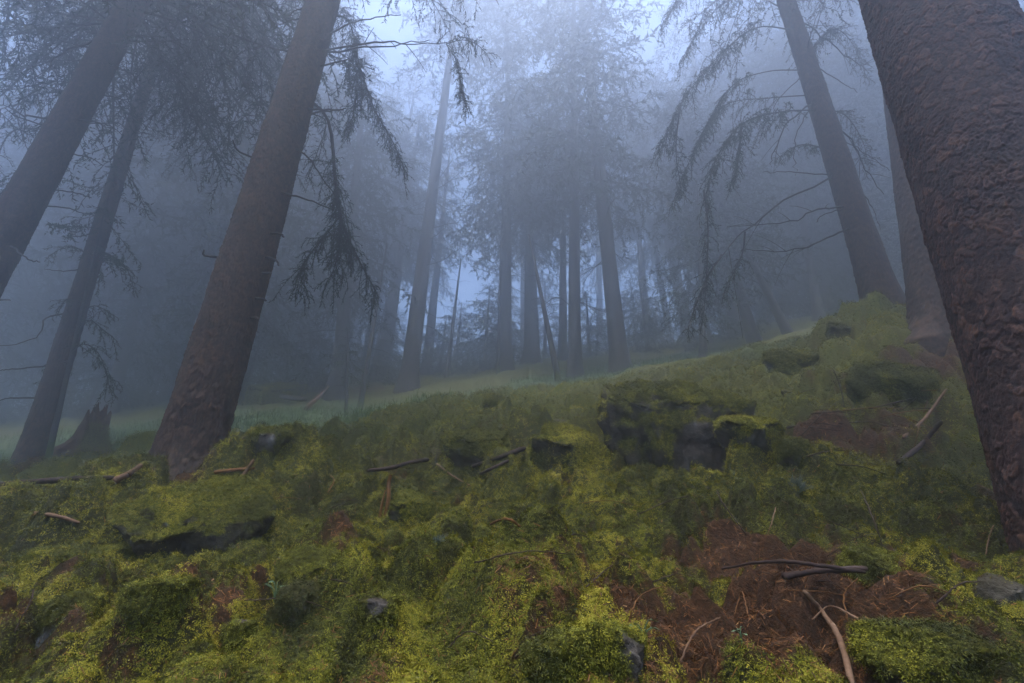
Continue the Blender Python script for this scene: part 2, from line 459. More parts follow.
def crown_mesh(name, height, h0, lmax, rg, detail='low', per_m=5.0, mats=None, lean=(0, 0), shape=.8, skip=None, rise=(.15, -.35), bow=None):
    """boughs round an upright stem from h0 to height; local coordinates from the tree base"""
    Vn, Fn, Tn, Vw, Fw = [], [], [], [], []; on = ow = 0
    n = int((height - h0) * per_m)
    for i in range(n):
        f = (i + rg.uniform(0, 1)) / n; h = h0 + (height - h0) * f
        az = i * 2.399 + rg.uniform(-.5, .5)
        if skip and skip(h, az): continue
        L = lmax * (1 - f) ** shape * rg.uniform(.6, 1.1) * min(1, .55 + 2.5 * f) + .25
        V1, F1, V2, F2, tone = PB[detail][rg.integers(6)]
        pit = rise[1] + (rise[0] - rise[1]) * f + rg.uniform(-.18, .18)
        cz, sz, cp_, sp_ = math.cos(az), math.sin(az), math.cos(pit), math.sin(pit)
        Rm = np.array([[cz * cp_, -sz, -cz * sp_], [sz * cp_, cz, -sz * sp_], [sp_, 0, cp_]])
        S = np.array([L, L * rg.uniform(.8, 1.2), L])
        T = np.array([lean[0] * h, lean[1] * h, h])
        Vn.append((V2 * S) @ Rm.T + T); Fn.append(F2 + on); Tn.append(np.clip(tone + rg.normal(0, .15), 0, 1)); on += len(V2)
        Vw.append((V1 * S) @ Rm.T + T); Fw.append(F1 + ow); ow += len(V1)
    if not Vn: return None
    Vn = np.concatenate(Vn); Fn = np.concatenate(Fn); Vw = np.concatenate(Vw); Fw = np.concatenate(Fw)
    V = np.concatenate([Vn, Vw])
    me = mesh_data(name, V, [Fn, Fw + len(Vn)], mats, np.concatenate([np.zeros(len(Fn)), np.ones(len(Fw))]),
                   {'tone': np.concatenate(Tn + [np.zeros(len(Vw))])}, smooth=False)
    return me

# ------------------------------------------------------------------ trunks
def trunk_mesh(name, r0, height, lean, mat, rg, n_ang=48, fine=0.0, fine_step=.02, coarse=.35, flare=.45, flare_h=.22, plate=.06, depth=.01,
               lobes=.35, nomoss=False, moss_h=.25, sink=.35, taper=.9, bow=(0, 0), seam=math.pi / 2, depth2=.5):
    hs = np.concatenate([np.arange(-sink, fine, fine_step), np.arange(max(fine, -sink), height, coarse), [height]]) if fine > 0 else \
         np.concatenate([np.linspace(-sink, .8, 10), np.arange(1.0, height, coarse), [height]])
    th = seam + np.linspace(0, 2 * math.pi, n_ang + 1)
    TH, HH = np.meshgrid(th, hs)
    hp = np.maximum(HH, 0)
    r = r0 * (1 - taper * (hp / height) ** 1.15)
    ph = rg.uniform(0, 6.28, 4)
    lob = 1 + lobes * (np.cos(3 * TH + ph[0]) * .5 + np.cos(5 * TH + ph[1]) * .35 + np.cos(2 * TH + ph[2]) * .4)
    fl = flare * r0 * np.exp(-np.maximum(HH, -.15) / flare_h) * lob
    r = r + np.minimum(fl, r0 * 1.5)
    wob = .02 * r0 * (np.cos(TH * 2 + HH * .7 + ph[3]) + np.cos(TH * 3 - HH * 1.1))
    r = r + wob
    u = TH * r0; v = HH
    s = int(rg.integers(9999))
    per = 2 * math.pi * r0
    wu = u + plate * .5 * noise(u / plate * .7, v / plate * .7, s + 1) + plate * .5 * noise(u / plate * .17, v / plate * .17, s + 11); wv = v + plate * .5 * noise(u / plate * .7 + 7, v / plate * .7, s + 2)
    f1, f2, cid, ddx, ddy = worley(wu / plate, wv / (plate * 1.35), s)
    e = sstep(0, .15, f2 - f1)
    d = depth * (e * (.25 + .75 * cid) + .5 * ddx * (cid - .5) - .7 * ddy * cid)
    g1, g2, cid2, ex, ey = worley(wu / (plate * .4), wv / (plate * .5), s + 5)
    d = d + depth * depth2 * (sstep(0, .3, g2 - g1) * (.3 + .7 * cid2) - .4 * ey * cid2)
    k1, k2, cid3, kx, ky = worley(wu / (plate * .17), wv / (plate * .2), s + 6)
    d = d + depth * .35 * (sstep(0, .25, k2 - k1) * cid3 - .5 * ky)
    d = d + depth * .30 * fbm(u / plate * 4, v / plate * 4, s + 9, 4, .65)
    d = d * (.75 + .55 * noise(u / plate * .12, v / plate * .12, s + 15))
    fade = sstep(0, .12, (TH - seam)) * sstep(0, .12, seam + 2 * math.pi - TH)
    r = r + d * fade
    cx = lean[0] * HH + bow[0] * np.sin(np.clip(hp / height, 0, 1) * math.pi); cy = lean[1] * HH + bow[1] * np.sin(np.clip(hp / height, 0, 1) * math.pi)
    V = np.stack([cx + r * np.cos(TH), cy + r * np.sin(TH), HH], -1).reshape(-1, 3)
    k = n_ang + 1
    i = np.arange(len(hs) - 1)[:, None] * k; j = np.arange(n_ang)[None]
    Fq = np.stack([i + j, i + j + 1, i + k + j + 1, i + k + j], -1).reshape(-1, 4)
    pl = np.clip(.30 * cid + .40 * cid2 + .30 * cid3, 0, 1)
    pl = np.clip((pl - .5) * 1.7 + .5, 0, 1)
    mo = np.zeros_like(r) if nomoss else sstep(.1, .5, fbm(u * 3, v * 3, s + 3, 3) * .6 + (1 - hp / moss_h) * .8) * (hp < moss_h * 2.2)
    return mesh_data(name, V, Fq, [mat], None, {'plate': pl.ravel(), 'moss': mo.ravel()})

def tree_axis(bpx, bpy_, tpx, tpy, base=None, ylean=0.0):
    """ground point under the base pixel and the lean that carries the stem through the second pixel"""
    p = pix_ground(bpx, bpy_) if base is None else base
    q = at(tpx, tpy, p[1])
    for _ in range(6):
        q = at(tpx, tpy, p[1] + ylean * (q[2] - p[2]))
    h = q[2] - p[2]
    return p, ((q[0] - p[0]) / h, ylean)

def px_radius(width_px, p):
    v = np.asarray(p) - CAM
    d = float(v @ fwd)
    return .5 * width_px * d / F_PX * d / math.sqrt(float(v @ v) - float(v @ upv) ** 2)

def dead_branch_mesh(name, pts, r0=.012, r1=.003, rg=rng, sub=True, mat=None):
    st = smooth_line(pts, 16)
    L = np.linalg.norm(np.diff(st, axis=0), axis=1).sum()
    st[1:] += rg.normal(size=(len(st) - 1, 3)) * .006 * L
    lines = [(st, np.linspace(r0, r1, len(st)))]
    if sub:
        for k in range(rg.integers(3, 8)):
            i = int(rg.uniform(.25, .95) * (len(st) - 1)); d = st[min(i + 1, len(st) - 1)] - st[max(i - 1, 0)]
            d /= np.linalg.norm(d) + 1e-9
            s = np.cross(d, rg.normal(size=3)); s /= np.linalg.norm(s) + 1e-9
            l = L * rg.uniform(.10, .32)
            t = np.linspace(0, 1, 5)[:, None]
            lines.append((st[i] + (d * .7 + s * .7) * l * t + np.array([0, 0, -.25]) * l * t * t, np.linspace(r1 * 1.1, r1 * .5, 5)))
    V, Fq = tubes(lines, 5)
    return mesh_data(name, V, Fq, [mat or M['twig']])

def stem_surface(tree, h):
    return np.array([tree['lean'][0] * h, tree['lean'][1] * h, h])

class Tree: pass

def near_tree(name, label, base, lean, r0, height, mat, seed, **kw):
    t = Tree(); t.rg = np.random.default_rng(seed); t.p = np.asarray(base, float); height = min(height, 27.0 - t.p[2]); t.lean = lean; t.h = height; t.r0 = r0
    t.root = thing(name, label, 'tree', t.p)
    t.trunk = link('trunk', trunk_mesh('trunk', r0, height, lean, mat, t.rg, **kw), t.root)
    return t

def on_stem(t, px, py):
    """the stem point that is seen nearest that pixel's height"""
    hs = np.linspace(0, t.h, 800)
    P = t.p + np.stack([t.lean[0] * hs, t.lean[1] * hs, hs], 1)
    v = P - CAM; yy = 341.5 - F_PX * (v @ upv) / (v @ fwd)
    k = np.argmin(np.abs(yy - py)); return P[k]

def add_dead(t, path, r0=.012, r1=.003, sub=True, nm='branch'):
    """path of pixels (x, y, metres nearer or farther than the stem); first point is moved onto the stem"""
    s = on_stem(t, path[0][0], path[0][1])
    pts = [s] + [at(x, y, s[1] + dy) for x, y, dy in path[1:]]
    me = dead_branch_mesh(nm, np.array(pts) - t.p, r0, r1, t.rg, sub)
    return link(nm, me, t.root)

def add_bough(t, path, l2=.35, hang=1.0, l3=.12, spacing=.035, start=.3, r0=.014, mat='needle', needle=(.0075, .022, .0042), from_stem=True, sub_every=.04):
    l2 *= .82; spacing *= .75; hang *= .66; needle = (needle[0] * .75, needle[1], needle[2] * 1.15)
    s = on_stem(t, path[0][0], path[0][1])
    pts = [at(x, y, s[1] + dy) for x, y, dy in path]
    if from_stem: pts = [s] + pts[1:]
    st = smooth_line(np.array(pts) - t.p, 22)
    sec, ter = twig_system(st, t.rg, spacing, l2, hang, l3, start, sub_every)
    V, Fq = tubes([(st, np.linspace(r0, .003, len(st)))] + [(p, .0022) for p in sec] + [(p, .0012) for p in ter], 4)
    b = link('bough', mesh_data('bough', V, Fq, [M['twig']]), t.root)
    V, Fq, tone = needles_on(sec + ter, t.rg, *needle)
    link('needles', mesh_data('needles', V, Fq, [M[mat]], None, {'tone': tone}, smooth=False), b)
    return b

def add_crown(t, h0, lmax, detail='mid', per_m=5, skip=None, mats=None, shape=.8):
    me = crown_mesh('crown', t.h, h0, lmax, t.rg, detail, per_m, mats or [M['needle'], M['twig']], t.lean, shape, skip)
    if me: link('crown', me, t.root)

# ------------------------------------------------------------------ ground sheet
def build_ground():
    # angles measured from +Y; dense ahead, coarse behind
    a = np.concatenate([np.linspace(-62, 62, 820), np.linspace(62, 298, 90)[1:-1]]) * math.pi / 180
    rr = np.concatenate([[.12, .3, .5], np.geomspace(.62, 12, 620), np.geomspace(12, 48, 90)[1:]])
    A, RR = np.meshgrid(a, rr)
    x = (np.sin(A) * RR); y = (np.cos(A) * RR)
    z = ground_z(x, y)
    V = np.stack([x, y, z], -1).reshape(-1, 3); k = len(a)
    i = np.arange(len(rr) - 1)[:, None] * k; j = np.arange(k)[None]; j2 = (j + 1) % k
    Fq = np.stack([i + j, i + k + j, i + k + j2, i + j2], -1).reshape(-1, 4)
    c = len(V); V = np.vstack([V, [[0, 0, float(ground_z(np.array([0.]), np.array([0.]))[0])]]])
    jj = np.arange(k); Ft = np.stack([np.full(k, c), jj, (jj + 1) % k], 1)
    mo = np.append(moss_mask(x, y).ravel(), 1); me_ = np.append(meadow_mask(x, y).ravel(), 0)
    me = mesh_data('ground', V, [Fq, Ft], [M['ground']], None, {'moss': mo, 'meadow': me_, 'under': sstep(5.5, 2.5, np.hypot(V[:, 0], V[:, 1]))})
    return tag(link('ground', me), 'mossy forest slope rising into the fog', kind='structure')

MEADOW = [pix_base(*p) for p in [(300, 418), (240, 430), (100, 440), (120, 428), (650, 365), (380, 425), (20, 455), (560, 385), (480, 395)]]
def meadow_mask(x, y):
    r = np.sqrt(x * x + y * y)
    m = np.zeros_like(x)
    for p, s in zip(MEADOW, (2.2, 1.6, 2.0, 2.4, 2.2, 1.2, 1.6, 1.8, .9)):
        m = np.maximum(m, np.exp(-((x - p[0]) ** 2 + (y - p[1]) ** 2) / s ** 2))
    return sstep(.25, .7, m + .25 * fbm(x * 1.3, y * 1.3, 77, 3)) * sstep(5.0, 6.5, r) * sstep(17, 12.5, r)

build_ground()

# ------------------------------------------------------------------ moss fronds, fallen needles, grass (uncountable)
def surface_frames(x, y):
    e = .012
    z = ground_z(x, y)
    zx = ground_z(x + e, y) - z; zy = ground_z(x, y + e) - z
    n = np.stack([-zx / e, -zy / e, np.ones_like(z)], 1); n /= np.linalg.norm(n, axis=1, keepdims=True)
    return np.stack([x, y, z], 1), n

def fronds(P, Nn, size, rg, tone0, pairs=3):
    """feather-moss fronds: an arching midrib with paired leaflets, as one soup of small triangles"""
    n = len(P)
    t = rg.normal(size=(n, 3)); t -= (t * Nn).sum(1, keepdims=True) * Nn; t /= np.linalg.norm(t, axis=1, keepdims=True) + 1e-9
    b = np.cross(Nn, t)
    size = size[:, None]
    up = rg.uniform(.45, 1.25, (n, 1))
    def rib(s):
        return P + size * (t * s * .9 + Nn * (up * s * (1.15 - .62 * s)))
    tris, tone = [], []
    for i in range(pairs):
        s = .12 + .78 * i / (pairs - 1)
        a0 = rib(s - .07); a1 = rib(s + .09)
        ll = size * .34 * (1 - .55 * (i / (pairs - 1)) ** 1.5)
        for sg in (-1, 1):
            tip = rib(s + .17) + b * sg * ll * rg.uniform(.7, 1.2, (n, 1)) + Nn * size * rg.uniform(-.05, .16, (n, 1))
            tris.append(np.stack([a0, a1, tip], 1)); tone.append(np.clip(tone0 + .14 * (i / (pairs - 1)) - .07 + rg.normal(0, .10, n), 0, 1))
    a0 = rib(.82) - b * size * .07; a1 = rib(.82) + b * size * .07
    tris.append(np.stack([a0, a1, rib(1.05)], 1)); tone.append(np.clip(tone0 + .12, 0, 1))
    V = np.concatenate(tris).reshape(-1, 3); T = np.repeat(np.concatenate(tone), 3)
    return V, np.arange(len(V)).reshape(-1, 3), T

def moss_tone(x, y, rg):
    return np.clip(.46 + .36 * fbm(x * 1.7, y * 1.7, 61, 3) + .42 * fbm(x * 8, y * 8, 66, 3) + rg.normal(0, .12, len(x)), 0, 1)

def scatter(n, r0, r1, rg, half=56):
    a = rg.uniform(-half, half, n) * math.pi / 180; r = np.exp(rg.uniform(math.log(r0), math.log(r1), n))
    return np.sin(a) * r, np.cos(a) * r, r

rg = np.random.default_rng(5)
xa, ya, ra = scatter(520000, .78, 9.5, rg); xb, yb, rb = scatter(380000, .85, 3.4, rg, 50)
x, y, r = np.append(xa, xb), np.append(ya, yb), np.append(ra, rb)
keep = (moss_mask(x, y) > rg.uniform(.05, .85, len(x))) & (meadow_mask(x, y) < .6)
x, y, r = x[keep], y[keep], r[keep]
P, Nn = surface_frames(x, y)
sz = (.0130 * np.maximum(1, r / 1.6) ** .85) * rg.uniform(.6, 1.35, len(x))
V, Ft, T = fronds(P - Nn * (sz * .12)[:, None], Nn, sz, rg, moss_tone(x, y, rg))
tag(link('moss', mesh_data('moss', V, Ft, [M['moss']], None, {'tone': T}, smooth=False)), 'feathery yellow-green moss carpet over the forest slope', kind='stuff')

x, y, r = scatter(260000, .78, 6.5, rg)
keep = moss_mask(x, y) < rg.uniform(-.1, 1.12, len(x))
x, y, r = x[keep], y[keep], r[keep]
P, Nn = surface_frames(x, y)
n = len(P)
t = rg.normal(size=(n, 3)); t -= (t * Nn).sum(1, keepdims=True) * Nn * rg.uniform(.55, 1.0, (n, 1)); t /= np.linalg.norm(t, axis=1, keepdims=True)
b = np.cross(Nn, t); ln = (.014 * np.maximum(1, r / 1.6) ** .5 * rg.uniform(.5, 1.5, n) * np.where(rg.uniform(size=n) < .015, 2.2, 1))[:, None]; wd = (.00065 * np.maximum(1, r / 1.4) ** .8)[:, None] * rg.uniform(.7, 1.6, (n, 1))
P = P + Nn * rg.uniform(.0, .012, (n, 1))
V = np.stack([P - t * ln * .5 - b * wd, P - t * ln * .5 + b * wd, P + t * ln * .5 + Nn * wd * .5 + b * wd * .6, P + t * ln * .5 + Nn * wd * .5 - b * wd * .6], 1).reshape(-1, 3)
T = np.repeat(np.clip(rg.beta(1.6, 2.2, n), 0, 1), 4)
tag(link('needle_litter', mesh_data('needle_litter', V, np.arange(4 * n).reshape(-1, 4), [M['fallen']], None, {'tone': T}, smooth=False)),
    'rust brown fallen needles and twig scraps in the hollows', kind='stuff')

def blades(x, y, h, rg, w=.006):
    P, Nn = surface_frames(x, y); n = len(x)
    az = rg.uniform(0, 6.28, n); d = np.stack([np.cos(az), np.sin(az), np.zeros(n)], 1); s = np.stack([-np.sin(az), np.cos(az), np.zeros(n)], 1)
    h = h[:, None]; bend = rg.uniform(.15, .75, (n, 1)); w = w * rg.uniform(.6, 1.4, (n, 1))
    mid = P + np.array([0, 0, 1.]) * h * .6 + d * h * bend * .3; tip = P + np.array([0, 0, 1.]) * h * (1 - .3 * bend) + d * h * bend
    V = np.stack([P - s * w, P + s * w, mid + s * w * .8, mid - s * w * .8, tip], 1).reshape(-1, 3)
    o = np.arange(n)[:, None] * 5
    return V, [o + np.array([[0, 1, 2, 3]]), o + np.array([[3, 2, 4]])], np.repeat(np.clip(rg.normal(.5, .22, n), 0, 1), 5)

x, y, r = scatter(150000, 4.8, 22, rg, 52)
keep = (meadow_mask(x, y) > rg.uniform(.1, .9, len(x)))
x, y, r = x[keep], y[keep], r[keep]
V, Fl, T = blades(x, y, rg.uniform(.04, .15, len(x)) * (1 + .4 * noise(x, y, 5)), rg, .0055)
tag(link('grass', mesh_data('grass', V, Fl, [M['grass']], None, {'tone': T}, smooth=False)), 'short pale green grass of the hollow behind the mossy ridge', kind='stuff')

# ------------------------------------------------------------------ rocks
def rock_mesh(name, rx, ry, rz, seed, sub=5, facet=.35, ang=0.0, cover=.5, slope=(.42, .45)):
    import bmesh
    bm = bmesh.new(); bmesh.ops.create_icosphere(bm, subdivisions=sub, radius=1)
    V = np.array([v.co[:] for v in bm.verts]); Fs = np.array([[v.index for v in f.verts] for f in bm.faces]); bm.free()
    rg = np.random.default_rng(seed)
    U = V.copy(); rad = np.ones(len(V))
    for k in range(16):                      # cut by random planes: broken faces
        nrm = rg.normal(size=3); nrm /= np.linalg.norm(nrm); dpl = rg.uniform(.62, .95)
        dp = U @ nrm
        rad = np.minimum(rad, np.where(dp > .05, dpl / np.maximum(dp, .05), 9))
    rad = rad * (1 - facet) + facet * np.minimum(rad, 1) ** 1.5
    P = U * rad[:, None]
    def n3(f, s, o):
        return (fbm(P[:, 0] * f, P[:, 1] * f, s, o) + fbm(P[:, 1] * f + 3, P[:, 2] * f, s + 40, o) + fbm(P[:, 2] * f, P[:, 0] * f + 7, s + 80, o)) / 1.7
    nz, nz2, nz3 = n3(2.0, seed, 4), n3(5.5, seed + 3, 3), n3(14, seed + 6, 3)
    hr = np.sqrt(P[:, 0] ** 2 + P[:, 1] ** 2) + 1e-6
    sq = np.minimum(1.35, (1 / np.maximum(np.abs(U[:, 2]), np.sqrt(1 - np.clip(U[:, 2] ** 2, 0, 1)) + 1e-6))) ** .30     # squarer profile, broad top
    P = P * sq[:, None]
    P = P * (1 + .13 * nz + .055 * nz2 + .028 * nz3)[:, None]
    P[:, 2] = np.where(P[:, 2] > .45, .45 + (P[:, 2] - .45) * .6, P[:, 2])
    lim = slope[0] + slope[1] * P[:, 1] + .06 * nz2 + .02 * nz3
    P[:, 2] = np.where(P[:, 2] > lim, lim + .18 * (P[:, 2] - lim), P[:, 2])
    P[:, :2] *= (1 - .30 * sstep(.15, -.7, P[:, 2]))[:, None]
    P = P * np.array([rx, ry, rz])
    ca, sa = math.cos(ang), math.sin(ang)
    P = np.stack([P[:, 0] * ca - P[:, 1] * sa, P[:, 0] * sa + P[:, 1] * ca, P[:, 2]], 1)
    a = P[Fs[:, 0]]; fn = np.cross(P[Fs[:, 1]] - a, P[Fs[:, 2]] - a)
    vn = np.zeros_like(P)
    for k in range(3): np.add.at(vn, Fs[:, k], fn)
    vn /= np.linalg.norm(vn, axis=1, keepdims=True) + 1e-12
    mo = sstep(.05 - cover, .50 - cover, vn[:, 2] + .45 * (fbm(P[:, 0] / rx * 2.4, P[:, 1] / ry * 2.4, seed + 8, 3) + fbm(P[:, 2] / rz * 2.4, P[:, 0] / rx * 2.4, seed + 9, 3)) * .30)
    return P, Fs, vn, mo

def mossy_rock(label, px, py, wpx, hpx, seed, depth=.8, moss=1.0, sink=.25, ang=0.0, name='mossy_boulder', group=None, sub=5, tone=0.0, bare=None, frond=None, cover=None, slope=(.45, .40)):
    if py > 600: slope = (.85, .15)
    cover = cover if cover is not None else (.95 if py > 530 else .6)
    p = pix_ground(px, py)
    dist = float((p - CAM) @ fwd); w = wpx * dist / F_PX * .5; h = hpx * dist / F_PX * .5
    p = p + np.array([0, w * depth * .6, 0]); p[2] = float(ground_z(np.array([p[0]]), np.array([p[1]]))[0])
    zc = max(p[2] - h * sink, 0 * p[2] + p[2] - h * sink)
    rg = np.random.default_rng(seed + 50)
    P, Fs, vn, mo = rock_mesh(name, w, w * depth, h * (2 + sink) * (.92 if dist > 2.6 else .78), seed, sub, ang=ang, cover=cover, slope=slope)
    if bare is not None:      # bare patches of pale stone: direction, cosine
        U = P / (np.linalg.norm(P, axis=1, keepdims=True) + 1e-9)
        for bx, by, bz, cs in bare:
            q = np.array([bx, by, bz]); q = q / np.linalg.norm(q); mo = mo * (1 - sstep(cs, cs + .06, U @ q))
    root = thing(name, label, 'rock', (p[0], p[1], zc), group)
    link('stone', mesh_data('stone', P, Fs, [M['rock']], None, {'moss': mo * moss}), root)
    # moss cap: fronds rooted on the stone
    ar = np.linalg.norm(np.cross(P[Fs[:, 1]] - P[Fs[:, 0]], P[Fs[:, 2]] - P[Fs[:, 0]]), axis=1); ar /= ar.sum()
    s0 = (frond or .013) * max(1, dist / 1.6) ** .62
    n = int(min(50000, 22.0 * w * w * depth * (1 + h / w) / (s0 * s0) * 2.2))
    f = rg.choice(len(Fs), n, p=ar); uv = rg.dirichlet((1, 1, 1), n)
    Q = (P[Fs[f]] * uv[:, :, None]).sum(1); Qn = (vn[Fs[f]] * uv[:, :, None]).sum(1); mm = (mo[Fs[f]] * uv).sum(1)
    k = (mm * moss > rg.uniform(.15, .7, n)) & (Q[:, 2] + zc > ground_z(Q[:, 0] + p[0], Q[:, 1] + p[1]) - .02)
    Q, Qn = Q[k], Qn[k]; Qn = Qn + np.array([0, 0, .35]); Qn /= np.linalg.norm(Qn, axis=1, keepdims=True)
    if len(Q) > 10:
        V, Ft, T = fronds(Q, Qn, s0 * rg.uniform(.6, 1.3, len(Q)), rg, np.clip(moss_tone(Q[:, 0] + p[0], Q[:, 1] + p[1], rg) - .12 + tone, 0, 1))
        link('moss_cap', mesh_data('moss_cap', V, Ft, [M['moss']], None, {'tone': T}, smooth=False), root)['kind'] = 'stuff'
    return root

mossy_rock('largest moss-capped boulder, dark under its overhang, on the mossy slope', 692, 468, 160, 142, 3, .9, cover=.24, sink=-.16, slope=(.44, .42), tone=.06, bare=[(-.85, -.1, .5, .965), (-.2, -.8, .35, .985), (.25, -1, -.45, .80)], sub=6)
mossy_rock('low moss cushion rock against the right foot of the largest boulder', 764, 466, 70, 48, 9, .8, tone=.1, cover=.5, sink=.05)
mossy_rock('small mossy rock between the moss cushion rock and the grey lichen tuft', 800, 463, 40, 30, 19, .8, tone=-.08)
mossy_rock('bushy moss-covered boulder left of the largest boulder, dark front', 572, 474, 84, 74, 13, .8, tone=.04, cover=.5, sink=.0, slope=(.40, .4))
mossy_rock('dark bare-topped stone just above the bushy boulder', 560, 427, 40, 20, 15, .8, moss=.5, bare=[(0, 0, 1, .7)])
mossy_rock('round moss ball of a stone on the ridge crest before the far trees', 491, 406, 28, 22, 21, .9, tone=.12, sub=4)
mossy_rock('long low mossy rock on the slope above the fallen dark branch', 478, 462, 74, 42, 25, .6, tone=-.02, cover=.5, sink=.1)
mossy_rock('flat grey stone patch breaking the moss above the long low rock', 492, 444, 50, 12, 27, .7, moss=.45, sub=4)
mossy_rock('small dark upright stone beside the end of the dark fallen branch', 434, 470, 15, 20, 29, .7, moss=.3, sub=4)
mossy_rock('mossy rock behind the broken orange stick', 405, 524, 56, 54, 31, .8, tone=-.08)
mossy_rock('broad stone outcrop with a moss crest at the foot of the big left spruce', 158, 556, 172, 118, 35, .6, cover=.16, sink=.0, slope=(.22, .48), sub=6, tone=-.05)
mossy_rock('lower mossy shoulder of stone left of the moss-crested outcrop', 62, 562, 110, 34, 37, .6, tone=-.1)
mossy_rock('dark wedge-shaped mossy rock at the lower left', 46, 632, 80, 74, 39, .8, tone=-.14, bare=[(.5, -.9, -.1, .8)])
mossy_rock('mossy foreground lump below the moss-crested outcrop', 140, 634, 80, 40, 41, .8, tone=-.10)
mossy_rock('leafy green mossy boulder mid-slope with a dark cave-like front', 300, 578, 74, 50, 43, .8, tone=-.02, cover=1.0, bare=[(0, -1, -.7, .85)])
mossy_rock('nearly black mossy rock with a sprig of small leaves on it', 288, 632, 56, 50, 45, .8, tone=-.3, moss=.6)
mossy_rock('tiny bare-topped stone beside the black leafy rock', 236, 652, 40, 26, 47, .8, bare=[(0, -.3, 1, .90)], sub=4, frond=.012)
mossy_rock('big moss mound with a bare grey stone corner in the foreground', 600, 676, 150, 80, 49, .7, sub=6, tone=-.12, bare=[(.62, -.55, .55, .93), (.9, -.4, .2, .9)])
mossy_rock('narrow grey stone showing through the moss ridge in the foreground', 372, 622, 54, 24, 51, .7, moss=.8, bare=[(.2, -.8, .6, .82)], ang=.5)
mossy_rock('smooth bare blue-grey stone by the foot of the nearest trunk', 1012, 600, 46, 34, 53, .8, moss=.15)
mossy_rock('mossy mound at the lower right of the crossed fallen sticks', 960, 682, 150, 56, 55, .7, sub=6, tone=-.12)
mossy_rock('moss block hanging over the dark hollow left of the nearest trunk', 905, 560, 100, 66, 57, .7, tone=-.06)
mossy_rock('dark cave-mouthed stone in the moss right of the big left spruce', 262, 470, 42, 32, 59, .8, tone=-.1, bare=[(-.1, -1, 0, .75)])
mossy_rock('low brown-sided moss bank on the crest before the right spruces', 805, 366, 66, 24, 61, .7)
mossy_rock('dark mossy stone just left of the root of the right spruce', 848, 332, 34, 26, 63, .8, tone=-.2, moss=.7, sub=4)
mossy_rock('pale foggy moss dome beyond the hollow, right of the big left spruce', 262, 404, 70, 44, 65, .9, tone=.2)
mossy_rock('small dark mound stone on the upper right of the moss slope', 790, 392, 16, 10, 67, .8, moss=.3, sub=4)

mossy_rock('thick mossy root hump at the foot of the spruce behind the nearest trunk', 918, 392, 120, 80, 71, .7, cover=1.2, name='mossy_hump', tone=-.05)

# ------------------------------------------------------------------ wood lying on the slope
def stick(label, pts, r0, r1, mat, name='fallen_stick', lift=.012, sides=8, rough_=.10, cat='stick', tip=None, wob=.006):
    P = []
    for px, py, dz in pts:
        g = pix_ground(px, py); g[2] += lift + dz; P.append(g)
    P = smooth_line(np.array(P), 26)
    rg = np.random.default_rng(int(abs(pts[0][0] * 7 + pts[0][1])))
    P[1:-1] += rg.normal(size=(len(P) - 2, 3)) * wob * .10
    rad = np.linspace(r0, r1, len(P)) * (1 + rough_ * .9 * np.convolve(rg.normal(size=len(P) + 4), np.ones(5) / 3, 'valid'))
    rad[0] *= .7; rad[-1] *= .6
    c = P[0].copy()
    V, Fq = tubes([(P - c, rad)], sides)
    n = len(V); caps = np.array([[0, 0, 0]])
    V = np.vstack([V, (P[0] - c)[None], (P[-1] - c)[None]])
    j = np.arange(sides); j2 = (j + 1) % sides
    Ft = np.vstack([np.stack([np.full(sides, n), j2, j], 1), np.stack([np.full(sides, n + 1), n - sides + j, n - sides + j2], 1)])
    o = link(name, mesh_data(name, V, [Fq, Ft], [mat])); o.location = c
    return tag(o, label, cat)

stick('thickest pale split branch lying in the brown litter at the lower right', [(806, 606, .02), (826, 630, .025), (842, 655, .02), (856, 700, .01)], .0055, .0062, M['wood_pale'])
stick('curved tan stick crossing over the thickest pale branch', [(815, 636, .02), (836, 634, .045), (866, 648, .035), (899, 671, .02)], .0018, .0028, M['wood_pale'])
stick('pale straight stick leaning beside the foot of the big left spruce', [(214, 515, .01), (232, 500, .05), (249, 481, .10)], .013, .010, M['wood_pale'])
stick('thin rust brown stick lying behind the pale leaning stick', [(212, 482, .04), (230, 482, .05), (252, 480, .05)], .010, .008, M['wood_orange'])
stick('dark mossy branch lying flat beside the broken orange stick', [(366, 479, .03), (390, 477, .04), (410, 472, .05), (428, 469, .05)], .009, .014, M['wood_dark'])
stick('dark rotten log half sunk left of the bushy boulder', [(472, 470, .01), (500, 464, .03), (525, 456, .04)], .010, .018, M['wood_dark'])
stick('thin second dark twig beneath the dark rotten log', [(480, 478, .01), (495, 473, .02), (508, 466, .02)], .008, .010, M['wood_dark'])
stick('long thin straw-coloured stem lying down the moss in mid-slope', [(436, 472, .04), (452, 483, .03), (470, 494, .03)], .006, .004, M['wood_pale'], name='fallen_stick')
stick('dark branch running along the lip of the litter hollow', [(724, 585, .03), (760, 580, .03), (800, 586, .04), (870, 592, .03)], .003, .005, M['wood_dark'])
stick('thick dark branch half buried above the pale split branch', [(786, 592, .02), (820, 590, .03), (872, 588, .03)], .008, .007, M['wood_dark'])
stick('thin brown twig stood upright against the dark bank', [(868, 520, .10), (880, 545, .06), (887, 563, .03)], .0025, .0018, M['wood_dark'])
stick('short pale twig hanging on the dark bank below the grey tuft', [(778, 522, .04), (774, 535, .03), (769, 549, .03)], .0022, .0016, M['wood_pale'])
stick('arched dark root over the shaded hollow in the bank', [(719, 508, .05), (726, 525, .06), (748, 548, .03)], .0024, .0022, M['wood_dark'])
stick('slim curved twig in the litter left of the crossed sticks', [(682, 683, .02), (700, 655, .03), (722, 632, .02)], .0022, .0016, M['wood_pale'])
stick('forked orange twig in the litter hollow', [(736, 630, .02), (745, 615, .04), (752, 640, .02)], .0018, .0015, M['wood_orange'])
